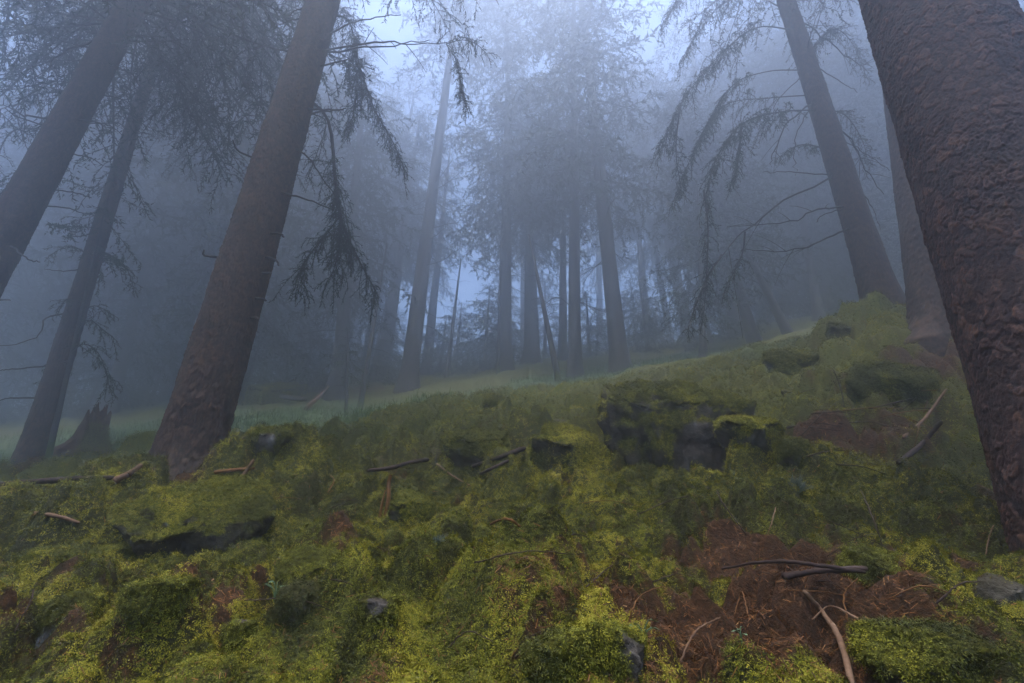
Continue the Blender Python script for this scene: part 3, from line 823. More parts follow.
stick('short curled twig standing behind the thickest pale branch', [(850, 632, .01), (848, 615, .03), (862, 598, .03)], .0018, .0013, M['wood_orange'])
stick('pale bent twig poking up at the foot of the nearest trunk', [(989, 565, .02), (993, 552, .03), (1000, 545, .05)], .0022, .0016, M['wood_pale'])
stick('upper of the two dead branches propped against the nearest trunk', [(905, 445, .03), (930, 432, .08), (955, 415, .16)], .012, .009, M['wood_pale'])
stick('lower dark branch propped against the nearest trunk', [(900, 470, .02), (925, 455, .05), (948, 440, .10)], .014, .012, M['wood_dark'])
stick('long thin twig lying across the moss below the right spruces', [(870, 415, .03), (910, 407, .04), (955, 398, .05)], .006, .004, M['wood_dark'])
stick('thin straw stick on the ground left of the moss-crested outcrop', [(30, 524, .03), (52, 527, .03), (76, 534, .03)], .008, .006, M['wood_pale'])
stick('grey fallen pole lying before the leaning spruce at far left', [(-30, 492, .02), (40, 490, .03), (110, 487, .03)], .016, .012, M['wood_dark'], name='fallen_pole')
stick('short broken limb beside the grey fallen pole', [(112, 488, .02), (126, 483, .03), (138, 478, .05)], .016, .010, M['wood_pale'], name='fallen_limb')
stick('foggy fallen log below the pale moss dome', [(222, 396, .12), (262, 399, .14), (305, 405, .12)], .10, .06, M['wood_dark'], name='fallen_log', cat='log')
stick('foggy slanting log propped against the fork of thin trees', [(305, 412, .05), (322, 405, .35), (336, 396, .75)], .05, .035, M['wood_stump'], name='leaning_log', cat='log')
stick('rust coloured twig lying on the moss in the left foreground', [(490, 533, .02), (505, 536, .03), (520, 540, .02)], .004, .003, M['wood_orange'])
for i, (a_, b_, l_) in enumerate([((30, 600), (8, 648), 'dark twig on the wedge-shaped rock at the lower left'), ((560, 545), (600, 553), 'small brown twig in the moss above the bare stone corner'),
                             ((515, 672), (545, 650), 'dark twig at the bottom edge beneath the moss mound'), ((640, 520), (690, 505), 'brown twig on the moss shelf below the largest boulder'),
                             ((940, 615), (985, 597), 'thin twig lying over the moss mound by the blue-grey stone')]):
    m_ = ((a_[0] + b_[0]) / 2 + 3, (a_[1] + b_[1]) / 2)
    stick(l_, [(a_[0], a_[1], .01), (m_[0], m_[1], .03), (b_[0], b_[1], .02)], .0022, .0014, M['wood_dark'], name='fallen_twig', cat='twig')

rgt_ = np.random.default_rng(77)
for i in range(34):
    px_, py_ = (rgt_.uniform(800, 950), rgt_.uniform(390, 480)) if i < 16 else (rgt_.uniform(20, 1000), rgt_.uniform(470, 660))
    an = rgt_.normal(.1, .6); ln__ = rgt_.uniform(14, 34) * (1 if py_ < 520 else 1.5); r_ = .0016 + .0022 * (py_ < 500)
    dx_, dy_ = math.cos(an) * ln__, math.sin(an) * ln__ * .6
    stick('thin loose twig lying on the moss', [(px_ - dx_, py_ - dy_, .012), (px_ + rgt_.normal(0, 3), py_ + rgt_.normal(0, 2), .03), (px_ + dx_, py_ + dy_, .012)], r_, r_ * .6, M['wood_dark'] if i % 3 else M['wood_orange'], name='fallen_twig', cat='twig', sides=5)['group'] = 'thin twigs scattered over the moss'

# broken orange stick standing in the moss
g = pix_ground(385, 516); t_ = thing('broken_stick', 'broken orange stick standing upright in the moss mid-slope', 'stick', g)
h_ = 40 * float((g - CAM) @ fwd) / F_PX
V, Fq = tubes([(smooth_line([(0, 0, -.05), (.006, 0, h_ * .4), (-.004, .01, h_ * .8), (.004, 0, h_)], 12), np.linspace(.011, .008, len(smooth_line([(0, 0, -.05), (.006, 0, h_ * .4), (-.004, .01, h_ * .8), (.004, 0, h_)], 12))))], 8)
link('shaft', mesh_data('shaft', V, Fq, [M['wood_orange']]), t_)
V, Fq = tubes([(np.array([(-.022, -.01, -.03), (-.018, -.012, h_ * .3), (-.012, -.004, h_ * .62)]), np.array([.007, .006, .003]))], 6)
link('splinter', mesh_data('splinter', V, Fq, [M['wood_orange']]), t_)

# rotten stump
def stump():
    g = at(80, 468, 6.9); g[2] = float(ground_z(g[0:1], g[1:2])[0]); d = float((g - CAM) @ fwd); rg = np.random.default_rng(4)
    r0 = 15 * d / F_PX; h = 50 * d / F_PX
    t = thing('tree_stump', 'rotten red-brown jagged stump beside the leaning spruce on the left', 'stump', g)
    th = np.linspace(0, 2 * math.pi, 81)[:-1]; hh = np.linspace(-.2, 1, 40)
    TH, HH = np.meshgrid(th, hh)
    top = h * (.72 + .28 * np.cos(th - 2.2) + .07 * np.sin(th * 7 + 1) + .05 * np.convolve(rg.normal(size=82), np.ones(3) / 2, 'valid'))
    z = np.where(HH < 0, HH * .8, HH * top[None])
    rr = r0 * (1.05 - .45 * np.clip(HH, 0, 1)) + r0 * .55 * np.exp(-np.clip(HH, 0, 1) * 5) * (1 + .5 * np.cos(TH * 3 + 1))
    rr = rr + r0 * .07 * noise(TH * 6, HH * 1.5, 3) + r0 * .05 * noise(TH * 16, HH * 2.5, 5)
    V = np.stack([rr * np.cos(TH), rr * np.sin(TH), z], -1).reshape(-1, 3); k = 80
    i = np.arange(39)[:, None] * k; j = np.arange(k)[None]; j2 = (j + 1) % k
    Fq = np.stack([i + j, i + j2, i + k + j2, i + k + j], -1).reshape(-1, 4)
    c = len(V); V = np.vstack([V, [[0, 0, h * .35]]]); jj = np.arange(k)
    Ft = np.stack([39 * k + jj, 39 * k + (jj + 1) % k, np.full(k, c)], 1)
    link('stump_wood', mesh_data('stump_wood', V, [Fq, Ft], [M['wood_stump']]), t)
    a = rg.uniform(-1.2, 1.0, 1500); q = rg.uniform(0, 1, 1500) ** 1.6
    Q = np.stack([np.cos(a) * r0 * (1.7 - 1.0 * q ** .4), np.sin(a) * r0 * (1.7 - 1.0 * q ** .4), h * .55 * q], 1); Qn = np.stack([np.cos(a), np.sin(a), np.full(1500, .8)], 1); Qn /= np.linalg.norm(Qn, axis=1, keepdims=True)
    V, Ft, T = fronds(Q, Qn, rg.uniform(.03, .055, 1500), rg, np.full(1500, .4))
    link('moss_patch', mesh_data('moss_patch', V, Ft, [M['moss']], None, {'tone': T}, smooth=False), t)
stump()

# small plants
def leafy_plant(label, px, py, n, size, mat, seed, name='seedling', lift=.0):
    g = pix_ground(px, py); g[2] += lift; rg = np.random.default_rng(seed)
    t = thing(name, label, 'plant', g); lines = []; V = []; Fs = []; o = 0
    for k in range(n):
        az = rg.uniform(0, 6.28); h = size * rg.uniform(.7, 1.6); tip = np.array([math.cos(az) * size * rg.uniform(.3, 1.1), math.sin(az) * size * rg.uniform(.3, 1.1), h])
        lines.append((smooth_line([(0, 0, -.01), tip * [.3, .3, .6], tip], 6), .0009))
        d = np.array([math.cos(az), math.sin(az), -.15]); s = np.array([-math.sin(az), math.cos(az), 0]); l = size * rg.uniform(.6, 1.0); w = l * .34
        pts = [tip, tip + d * l * .3 + s * w + [0, 0, .1 * l], tip + d * l * .7 + s * w * .8, tip + d * l, tip + d * l * .7 - s * w * .8, tip + d * l * .3 - s * w + [0, 0, .1 * l], tip + d * l * .5 - [0, 0, .06 * l]]
        V += pts
        for a, b in ((0, 1), (1, 2), (2, 3), (3, 4), (4, 5), (5, 0)): Fs.append((o + a, o + b, o + 6))
        o += 7
    Vs, Fq = tubes([(p, np.full(len(p), r)) for p, r in lines], 4)
    link('stem', mesh_data('stem', Vs, Fq, [M['leaf']]), t)
    link('leaves', mesh_data('leaves', np.array(V), np.array(Fs), [mat]), t)
leafy_plant('small pale green seedling on the front of the big moss mound', 645, 652, 6, .020, M['leaf'], 3, lift=.02)
leafy_plant('dark leafy sprig on the nearly black mossy rock', 272, 612, 8, .022, M['leaf'], 4, lift=.03)
leafy_plant('tiny pale plant in the litter beside the crossed fallen sticks', 742, 645, 4, .012, M['leaf'], 6, lift=.01)

def lichen_tuft(label, px, py, size, seed, n=70):
    g = pix_ground(px, py); rg = np.random.default_rng(seed); L = []
    for k in range(n):
        az = rg.uniform(0, 6.28); e = rg.uniform(.3, 1.4); l = size * rg.uniform(.4, 1)
        d = np.array([math.cos(az) * math.cos(e), math.sin(az) * math.cos(e), math.sin(e)])
        p = smooth_line([(0, 0, -.01), d * l * .5 + rg.normal(size=3) * l * .08, d * l + rg.normal(size=3) * l * .15], 6); L.append((p, np.linspace(.0016, .0008, len(p))))
        L.append((np.array([p[3], p[3] + d * l * .25 + rg.normal(size=3) * l * .2]), np.array([.0012, .0006])))
    V, Fq = tubes(L, 4); o = link('lichen_tuft', mesh_data('lichen_tuft', V, Fq, [M['lichen']])); o.location = g
    tag(o, label, 'lichen')
lichen_tuft('grey-green lichen tuft beside the largest boulder', 797, 492, .075, 3, 160)
lichen_tuft('faint grey lichen patch in the moss mid-slope', 436, 548, .035, 5, 90)

def dry_stalk(label, px, py, ph, seed):
    g = pix_ground(px, py); h = ph * float((g - CAM) @ fwd) / F_PX; rg = np.random.default_rng(seed)
    t = thing('dry_stalk', label, 'plant', g)
    st = smooth_line([(0, 0, -.03), (.01, 0, h * .5), (-.01, 0, h)], 14)
    V, Fq = tubes([(st, np.linspace(.005, .003, len(st)))], 5); link('stem', mesh_data('stem', V, Fq, [M['twig']]), t)
    L = []
    for k in range(26):
        f = rg.uniform(.15, 1) ; p = np.array([np.interp(f, np.linspace(0, 1, len(st)), st[:, i]) for i in range(3)])
        az = rg.uniform(0, 6.28); d = np.array([math.cos(az), math.sin(az), rg.uniform(-.3, .8)]); L.append((np.array([p, p + d * h * .07 * rg.uniform(.4, 1)]), np.array([.003, .001])))
    V, Fq = tubes(L, 3); o = link('side_twigs', mesh_data('side_twigs', V, Fq, [M['twig']]), t); o['kind'] = 'stuff'
dry_stalk('dark upright dry stalk in the moss left of the nearest trunk', 844, 408, 40, 3)
# ------------------------------------------------------------------ the near spruces
def stand(px, py, Y):
    p = at(px, py, Y); p[2] = float(ground_z(p[0:1], p[1:2])[0]) - .03; return p
# nearest trunk, right edge of the view
p = stand(1168, 592, 1.62); p[2] -= .05
q = at(926, 0, p[1] + .05); hh = q[2] - p[2]
tF = near_tree('spruce_tree', 'nearest spruce, huge flaky red-brown trunk at the right edge', p, ((q[0] - p[0]) / hh, .02), .285, 14.5, M['bark_red'], 21,
               n_ang=520, fine=3.3, fine_step=.0055, plate=.038, depth=.0066, flare=.16, flare_h=.30, lobes=.35, depth2=.55, moss_h=.10)
add_crown(tF, 6.0, 3.0, 'mid', 10, shape=.5, skip=lambda h, az: math.sin(az) > -.1)  # unseen boughs shaped to shade the foreground; forward ones left out

# big left-of-centre spruce
p = stand(178, 490, 3.35); _, ln_ = tree_axis(0, 0, 324, 0, p)
tB = near_tree('spruce_tree', 'big straight spruce left of centre with grey-brown bark and bare stubs', p, ln_, px_radius(71, p), 15, M['bark_grey'], 22,
               n_ang=260, fine=5.2, fine_step=.011, plate=.034, depth=.009, flare=.30, flare_h=.13, lobes=.7, nomoss=True)
for a in [[(335, 55, 0), (380, 46, .1), (428, 40, .1)], [(330, 54, 0), (375, 42, -.1), (400, 43, 0), (446, 44, .05)], [(338, 42, 0), (360, 20, .05), (400, 14, .1)],
          [(322, 70, 0), (338, 62, -.05), (351, 58, -.05)], [(318, 108, 0), (332, 110, -.05), (346, 109, -.1)], [(312, 116, 0), (330, 111, .1), (344, 110, .1)],
          [(305, 16, 0), (292, 20, .05), (280, 25, .1)], [(302, 6, 0), (297, 10, -.1), (289, 16, -.2)], [(250, 166, 0), (240, 152, -.1), (233, 140, -.15)],
          [(286, 192, 0), (300, 197, -.1), (334, 210, 0)], [(300, 143, 0), (308, 158, -.05), (338, 200, .15)]]:
    add_dead(tB, a, .011, .004, sub=len(a) > 3)
for a in [[(268, 256, 0), (274, 259, -.08), (279, 266, -.12)], [(274, 233, 0), (279, 234, -.08), (284, 237, -.1)], [(262, 274, 0), (267, 273, -.05), (271, 273, -.08)],
          [(257, 298, 0), (262, 299, -.06), (266, 301, -.1)], [(252, 318, 0), (256, 318, -.05), (258, 319, -.08)], [(213, 260, 0), (207, 256, -.06), (204, 250, -.08)]]:
    add_dead(tB, a, .012, .006, sub=False, nm='branch_stub')
# the boughs that hang beside its stem
add_bough(tB, [(318, 92, 0), (328, 120, .25), (336, 190, .3), (343, 225, .3), (360, 262, .35), (376, 292, .4)], .62, 1.25, .15, .030, .34, .020, needle=(.0085, .024, .0046))
add_bough(tB, [(338, 192, .3), (341, 225, .3), (338, 255, .3), (330, 280, .3)], .52, 1.3, .15, .028, .10, .010, from_stem=False, needle=(.0085, .024, .0046))
add_bough(tB, [(341, 215, .3), (325, 235, .25), (305, 262, .2), (296, 292, .15)], .42, 1.3, .14, .030, .15, .008, from_stem=False, needle=(.0085, .024, .0046))
add_bough(tB, [(340, 16, 0), (348, 20, .4), (358, 60, .5), (374, 108, .5), (392, 140, .5), (404, 168, .5)], .55, 1.2, .14, .032, .15, .012, needle=(.009, .024, .0046))
add_bough(tB, [(335, 40, 0), (352, 62, .45), (356, 92, .5), (350, 130, .5)], .45, 1.3, .14, .032, .25, .008, needle=(.009, .024, .0046))
add_bough(tB, [(446, 44, .05), (462, 40, .1), (476, 44, .15), (487, 54, .2)], .30, 1.5, .16, .026, .0, .006, from_stem=False, needle=(.009, .024, .0046))
add_bough(tB, [(446, 44, .05), (455, 58, .1), (461, 82, .1), (466, 108, .1)], .28, 1.3, .14, .032, .1, .005, from_stem=False, needle=(.009, .024, .0046))
add_bough(tB, [(312, 110, 0), (325, 120, .3), (318, 150, .35), (306, 182, .35)], .30, 1.2, .12, .045, .3, .007, needle=(.010, .022, .004))
add_crown(tB, 6.8, 2.6, 'mid', 7, shape=.5)

# leaning spruce whose foot is outside the frame on the left
p = at(-118, 455, 4.0); p[2] = float(ground_z(p[0:1], p[1:2])[0]); _, ln_ = tree_axis(0, 0, 136, 0, p)
q2 = at(36, 168, p[1])
tA = near_tree('spruce_tree', 'thick dark spruce slanting through the upper left corner', p, ln_, px_radius(76, p), 14, M['bark_grey'], 23,
               n_ang=220, fine=6.0, fine_step=.014, plate=.036, depth=.0075, flare=.5, lobes=.4)
for a in [[(98, 24, 0), (60, 14, -.1), (20, 6, -.15), (-30, -4, -.2)], [(90, 36, 0), (60, 29, .1), (20, 29, .15), (-30, 32, .2)], [(80, 52, 0), (60, 40, -.2), (40, 24, -.4)],
          [(82, 34, 0), (68, 50, -.15), (50, 64, -.2), (64, 78, -.2)], [(112, 8, 0), (95, 10, .1), (78, 15, .2)], [(58, 96, 0), (45, 86, .1), (34, 76, .2)],
          [(44, 118, 0), (28, 116, .1), (10, 108, .2), (-14, 100, .2)], [(38, 130, 0), (20, 118, -.2), (5, 108, -.3)], [(66, 82, 0), (40, 84, .3), (-10, 92, .4)],
          [(128, 34, 0), (146, 36, -.1), (162, 37, -.1)], [(140, 14, 0), (152, 22, .1), (158, 30, .1)], [(116, 60, 0), (128, 72, -.1), (140, 86, -.1)],
          [(122, 44, 0), (136, 56, .1), (144, 68, .1)], [(104, 92, 0), (118, 98, .2), (130, 104, .3)], [(90, 120, 0), (98, 122, -.1), (104, 133, -.15)],
          [(86, 126, 0), (104, 124, .3), (124, 136, .4)], [(72, 150, 0), (90, 158, .3), (104, 166, .4)], [(60, 186, 0), (76, 193, .2), (92, 198, .3)], [(50, 205, 0), (66, 208, .2), (84, 214, .2)],
          [(8, 238, 0), (26, 258, -.1), (40, 262, -.1)], [(0, 300, 0), (4, 300, -.05), (10, 300, -.1)]]:
    add_dead(tA, a, .013 if len(a) > 3 else .009, .004, sub=len(a) > 3)
for a, l in [([(70, 60, 0), (40, 62, .5), (20, 72, .6), (2, 96, .7)], .45), ([(40, 130, 0), (16, 130, .5), (0, 150, .6), (-12, 190, .6)], .45), ([(100, 0, 0), (60, -20, .5), (20, -14, .6), (-14, 10, .6)], .55),
             ([(60, 90, 0), (30, 96, .7), (8, 120, .8)], .40), ([(20, 180, 0), (4, 190, .4), (-10, 220, .4)], .35), ([(105, -8, 0), (88, -30, .6), (60, -12, .7), (45, 6, .7)], .35)]:
    add_bough(tA, a, l, 1.1, .13, .06, .3, .010, needle=(.014, .024, .0045))
add_crown(tA, 5.0, 3.2, 'mid', 15)

# second leaning spruce, hazier
p = stand(24, 478, 6.2); _, ln_ = tree_axis(0, 0, 172, 0, p)
tC = near_tree('spruce_tree', 'hazy leaning spruce on the left beside the red-brown stump', p, ln_, px_radius(29, p), 16, M['bark_grey'], 24,
               n_ang=110, fine=8.5, fine_step=.03, plate=.06, depth=.009, flare=.55, flare_h=.35, lobes=.5, nomoss=True)
for a in [[(148, 78, 0), (175, 82, -.1), (205, 86, -.1), (238, 95, 0)], [(140, 92, 0), (155, 93, .1), (165, 96, .1)], [(133, 132, 0), (148, 134, -.1), (160, 139, -.1)],
          [(130, 148, 0), (138, 146, .1), (142, 143, .1)], [(96, 232, 0), (80, 236, -.2), (62, 238, -.3)], [(84, 268, 0), (66, 271, -.2), (44, 269, -.3)], [(50, 312, 0), (46, 318, -.2), (36, 338, -.4), (0, 346, -.6)],
          [(24, 366, 0), (12, 369, -.2), (-4, 371, -.3)], [(118, 160, 0), (128, 172, .1), (136, 180, .1)], [(20, 398, 0), (10, 398, -.2), (-4, 402, -.3)], [(152, 66, 0), (160, 66, -.1), (168, 64, -.1)]]:
    add_dead(tC, a, .012, .004, sub=False)
for a, l in [([(182, -20, 0), (215, -22, .3), (250, 20, .4), (275, 55, .5), (286, 92, .5)], 1.0), ([(180, -10, 0), (200, -12, .4), (232, 10, .5), (248, 50, .6), (250, 92, .6)], .8),
             ([(180, -30, 0), (240, -50, .5), (280, -10, .6), (300, 22, .6)], .9), ([(184, -30, 0), (205, -40, .2), (222, -10, .2), (230, 30, .2)], .8)]:
    add_bough(tC, a, l, 1.2, .20, .08, .25, .016, needle=(.018, .040, .0085), sub_every=.07)
add_crown(tC, 7.2, 3.2, 'mid', 14)

# right spruce with the great drooping boughs
p = stand(886, 312, 5.3); _, ln_ = tree_axis(0, 0, 786, 0, p)
tD = near_tree('spruce_tree', 'straight hazy spruce on the right with long drooping boughs', p, ln_, px_radius(36, p), 14, M['bark_grey'], 25,
               n_ang=140, fine=6.5, fine_step=.022, plate=.045, depth=.008, flare=.35, flare_h=.3, lobes=.5, nomoss=True)
for a in [[(824, 170, 0), (785, 200, -.2), (745, 232, -.3), (715, 262, -.4), (700, 285, -.4)], [(838, 205, 0), (818, 210, -.1), (790, 222, -.1), (728, 226, 0)], [(846, 224, 0), (825, 238, -.1), (795, 250, -.1), (745, 250, 0)],
          [(812, 176, 0), (790, 172, .2), (762, 172, .3)], [(800, 95, 0), (795, 140, -.2), (796, 175, -.2)], [(795, 70, 0), (778, 100, .1), (772, 120, .1)], [(830, 205, 0), (822, 216, -.1), (817, 222, -.1)],
          [(806, 20, 0), (815, 30, .2), (850, 60, .3), (872, 66, .3)], [(838, 120, 0), (852, 140, -.1), (866, 170, -.1), (884, 195, -.1)], [(820, 60, 0), (838, 80, .1), (858, 92, .1)], [(800, 60, 0), (812, 30, -.3), (824, 2, -.4)],
          [(836, 128, 0), (860, 150, .4), (890, 170, .6)], [(850, 175, 0), (868, 200, .3), (880, 230, .3)], [(806, 100, 0), (790, 120, -.1), (775, 150, -.2), (770, 168, -.2)]]:
    add_dead(tD, a, .014 if len(a) > 3 else .009, .004, sub=len(a) > 3)
for a, l in [([(806, 110, 0), (780, 112, -.3), (742, 124, -.4), (716, 160, -.5), (704, 205, -.5)], .62), ([(800, 95, 0), (770, 98, .2), (725, 105, .3), (700, 140, .3)], .55),
             ([(790, 30, 0), (755, 28, -.2), (715, 60, -.3), (680, 105, -.3), (660, 150, -.3)], .65), ([(788, 12, 0), (745, -6, .2), (705, 20, .3), (682, 60, .3)], .60),
             ([(785, 0, 0), (730, -40, 0), (690, -20, 0), (660, 30, 0)], .60), ([(800, 70, 0), (765, 72, 0), (728, 90, 0), (690, 160, 0), (672, 205, 0)], .45),
             ([(704, 190, -.5), (707, 215, -.5), (708, 245, -.5), (705, 300, -.5), (700, 335, -.5)], .26), ([(722, 255, -.4), (706, 280, -.4), (694, 310, -.4), (688, 330, -.4)], .30),
             ([(745, 232, -.3), (742, 255, -.3), (730, 280, -.3), (722, 300, -.3)], .25), ([(742, 124, -.4), (738, 160, -.4), (730, 190, -.4)], .40), ([(680, 105, -.3), (676, 150, -.3), (682, 195, -.3)], .28),
             ([(808, 60, 0), (830, 30, .4), (850, 40, .6), (868, 80, .6)], .45), ([(822, 110, 0), (845, 115, .4), (862, 140, .5), (870, 170, .5)], .35), ([(838, 150, 0), (800, 145, .5), (775, 160, .6)], .35)]:
    add_bough(tD, a, l, 1.25, .15, .038, .22, .013, needle=(.0105, .027, .0056), from_stem=a[0][2] == 0, sub_every=.05)
add_crown(tD, 6.4, 2.5, 'mid', 6, shape=.5)

# dark spruce just behind the nearest trunk
p = stand(952, 362, 4.2); _, ln_ = tree_axis(0, 0, 888, 0, p)
tE = near_tree('spruce_tree', 'dark spruce half hidden behind the nearest trunk', p, ln_, px_radius(62, p), 13, M['bark_grey'], 26,
               n_ang=200, fine=4.0, fine_step=.016, plate=.042, depth=.009, flare=.25, flare_h=.18, lobes=.6, nomoss=True)
add_crown(tE, 6.0, 2.2, 'mid', 6)
# thin sapling by the hazy leaning spruce
p = at(52, 448, 6.0); p[2] = float(ground_z(p[0:1], p[1:2])[0]); _, ln_ = tree_axis(0, 0, 94, 258, p)
tU = near_tree('sapling', 'thin sapling with drooping dark boughs between the leaning spruce and the stump', p, ln_, px_radius(7, p), 4.3, M['bark_far'], 27, n_ang=14, flare=.2, plate=.05, depth=.002)
for a, l in [([(90, 268, 0), (108, 258, .1), (126, 268, .1), (134, 290, .1)], .45), ([(72, 335, 0), (88, 320, -.1), (106, 332, -.1), (118, 342, -.1)], .40), ([(66, 352, 0), (84, 344, -.2), (100, 356, -.2), (112, 396, -.2)], .42),
             ([(78, 312, 0), (96, 306, .2), (118, 318, .2)], .35), ([(64, 360, 0), (52, 366, .2), (46, 385, .2)], .2), ([(92, 258, 0), (70, 246, .2), (48, 256, .2)], .4), ([(80, 300, 0), (66, 300, -.2), (56, 318, -.2)], .25)]:
    add_bough(tU, a, l, 1.0, .14, .055, .15, .008, needle=(.016, .036, .008), sub_every=.07)
add_crown(tU, 2.9, .9, 'low', 9)

# ------------------------------------------------------------------ spruces standing in the fog
FAR_SCALE = 1.2
def far_tree(label, b, t, wpx, height, seed, h0=4.5, lmax=2.4, n_dead=10, group=None, name='spruce_tree', per_m=10, detail='low', shape=.36, low=(1.6, 6.0), crown=True, skip=None):
    if len(b) > 2:
        p = at(b[0], b[1], b[2] * FAR_SCALE); p[2] = float(ground_z(p[0:1], p[1:2])[0]); _, ln2 = tree_axis(0, 0, t[0], t[1], p)
    else: p, ln2 = tree_axis(b[0], b[1], t[0], t[1])
    r0 = px_radius(wpx, p); lmax *= 1.3; h0 *= 1.1; low = (low[0] * 1.2, low[1] * 1.4)
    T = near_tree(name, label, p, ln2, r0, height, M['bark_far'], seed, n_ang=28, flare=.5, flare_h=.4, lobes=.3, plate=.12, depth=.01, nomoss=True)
    if group: T.root['group'] = group
    for k in range(n_dead):
        h = T.rg.uniform(*low); az = T.rg.uniform(0, 6.28); L = T.rg.uniform(.5, 1.7)
        s = np.array([ln2[0] * h, ln2[1] * h, h]); d = np.array([math.cos(az), math.sin(az), 0])
        me = dead_branch_mesh('branch', [s, s + d * L * .5 + [0, 0, T.rg.uniform(-.15, .05) * L], s + d * L + [0, 0, T.rg.uniform(-.45, .05) * L]], .016, .005, T.rg, True)
        link('branch', me, T.root)
    if crown:
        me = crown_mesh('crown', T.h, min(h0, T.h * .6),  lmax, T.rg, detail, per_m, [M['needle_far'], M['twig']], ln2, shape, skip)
        if me: link('crown', me, T.root)
    return T

far_tree('straight middle spruce, front one of the central group', (575, 389, 10.5), (574, 120), 13, 27, 31, 5.2, 2.2, 14, per_m=5)
far_tree('slightly tilted spruce at the right of the central group with flared foot', (621, 379, 10), (593, 110), 18, 27, 32, 4.6, 2.4, 18, per_m=5)
far_tree('bushy spruce at the left of the central group, foliage low on its stem', (505, 372, 13), (507, 150), 13, 26, 33, 4.6, 2.4, 10, per_m=7, shape=.3)
far_tree('lone sturdy spruce standing left of the light gap', (405, 408, 11.5), (443, 110), 17, 26, 34, 14.0, 2.0, 16, per_m=6)
far_tree('spruce with a foliage skirt behind the hanging boughs', (333, 420, 10.5), (352, 225), 17, 12, 35, 2.6, 1.7, 6, per_m=12)
far_tree('faint spruce between the skirted spruce and the lone sturdy one', (381, 380, 15), (398, 265), 15, 13, 36, 5, 2.0, 6)
far_tree('faint slim spruce just right of the lone sturdy one', (425, 382, 16), (437, 270), 10, 12, 37, 5, 1.0, 6, per_m=4)
far_tree('dim spruce stem behind the bushy spruce of the central group', (532, 366, 14), (530, 240), 15, 13, 38, 4.4, 2.2, 6)
far_tree('narrow dim stem just left of the straight middle spruce', (563, 362, 14), (563, 220), 9, 13, 39, 5.4, 1.8, 5)
far_tree('small dim spruce above the largest boulder', (704, 362, 9.5), (701, 285), 7, 5.5, 40, 1.2, 1.1, 3, name='young_spruce', per_m=9)
far_tree('dim spruce leaning left in the fog before the right spruce', (756, 348, 11), (738, 285), 12, 10, 41, 2.4, 1.9, 5)
far_tree('second dim left-leaning stem closer to the right spruce', (790, 342, 10.5), (760, 278), 9, 9, 42, 2.6, 1.6, 5)
far_tree('dim spruce stem in the gap left of the right spruce foot', (822, 330, 12), (800, 200), 10, 12, 43, 4, 2.0, 5)

# thin bare stems
def bare_stem(label, b, t, wpx, h, seed, nd=6, name='dead_tree', crown=None):
    p = at(b[0], b[1], b[2] * FAR_SCALE); p[2] = float(ground_z(p[0:1], p[1:2])[0]); _, ln2 = tree_axis(0, 0, t[0], t[1], p)
    T = near_tree(name, label, p, ln2, px_radius(wpx, p), h, M['bark_far'], seed, n_ang=12, flare=.15, plate=.1, depth=.003, taper=.75)
    for k in range(nd):
        hh_ = T.rg.uniform(.25, .95) * h; az = T.rg.uniform(0, 6.28); L = T.rg.uniform(.25, .8)
        s = np.array([ln2[0] * hh_, ln2[1] * hh_, hh_]); d = np.array([math.cos(az), math.sin(az), 0])
        link('branch', dead_branch_mesh('branch', [s, s + d * L * .5, s + d * L + [0, 0, -.2 * L]], .008, .003, T.rg, False), T.root)
    if crown:
        me = crown_mesh('crown', h, crown[0], crown[1], T.rg, 'low', crown[2], [M['needle_far'], M['twig']], ln2)
        if me: link('crown', me, T.root)
    return T
bare_stem('thin dark bare stem leaning left inside the central group', (559, 391, 9.5), (531, 245), 7, 4.2, 51)
bare_stem('thin pole-like stem leaning right below the light gap', (446, 382, 14), (459, 275), 5, 5.0, 52, 3)
bare_stem('thin crooked stem rising beside the skirted spruce', (358, 421, 9.5), (379, 292), 6, 4.6, 53)
bare_stem('spindly dead sapling before the skirted spruce', (345, 422, 8.5), (347, 372), 4, 1.9, 54, 9, crown=(.9, .55, 12))
bare_stem('small faint stem left of the skirted spruce', (301, 384, 16), (303, 340), 7, 5.0, 55, 5, crown=(2.2, 1.0, 6))
bare_stem('thin stem against the bushy spruce, left side', (498, 372, 12.5), (500, 280), 4, 5.5, 56, 4)

# the ranks that fade into the fog up the slope
FAR = 'faint spruce stem fading into the blue fog up the slope'
left = [((200, 392), (240, 200), 13), ((60, 415), (118, 200), 15), ((105, 424), (150, 250), 16), ((232, 412), (262, 250), 15), ((-70, 440), (50, 150), 20), ((-180, 440), (-40, 150), 20), ((180, 402), (214, 250), 13), ((-10, 425), (62, 220), 14), ((115, 400), (150, 260), 10), ((143, 396), (192, 255), 9), ((95, 398), (140, 240), 8), ((170, 385), (205, 260), 11), ((245, 375), (262, 300), 9), ((-30, 420), (60, 200), 14), ((-110, 425), (0, 210), 14), ((62, 404), (110, 270), 9), ((282, 372), (296, 290), 8)]
def far_base(b_, near):
    return (b_[0], b_[1], min(max(near, float(pix_base(b_[0], b_[1])[1])), near + 8))
for i, (b_, t_, w_) in enumerate(left):
    b_ = far_base(b_, 9.5)
    far_tree('faint leaning stem lost in the fog behind the left spruces', b_, t_, w_, 23, 200 + i, 2.6, 3.4, 6, 'faint stems behind the left spruces', per_m=6)
mid = [((690, 346), (668, 240), 12), ((362, 384), (388, 240), 11), ((335, 384), (366, 240), 11), ((525, 362), (524, 240), 10), ((738, 346), (712, 180), 13), ((650, 350), (640, 250), 8), ((672, 346), (655, 250), 7), ((600, 352), (598, 230), 8), ((345, 378), (362, 290), 8), ((725, 336), (712, 250), 9), ((690, 346), (676, 260), 7), ((415, 374), (424, 300), 7), ((312, 378), (325, 300), 7)]
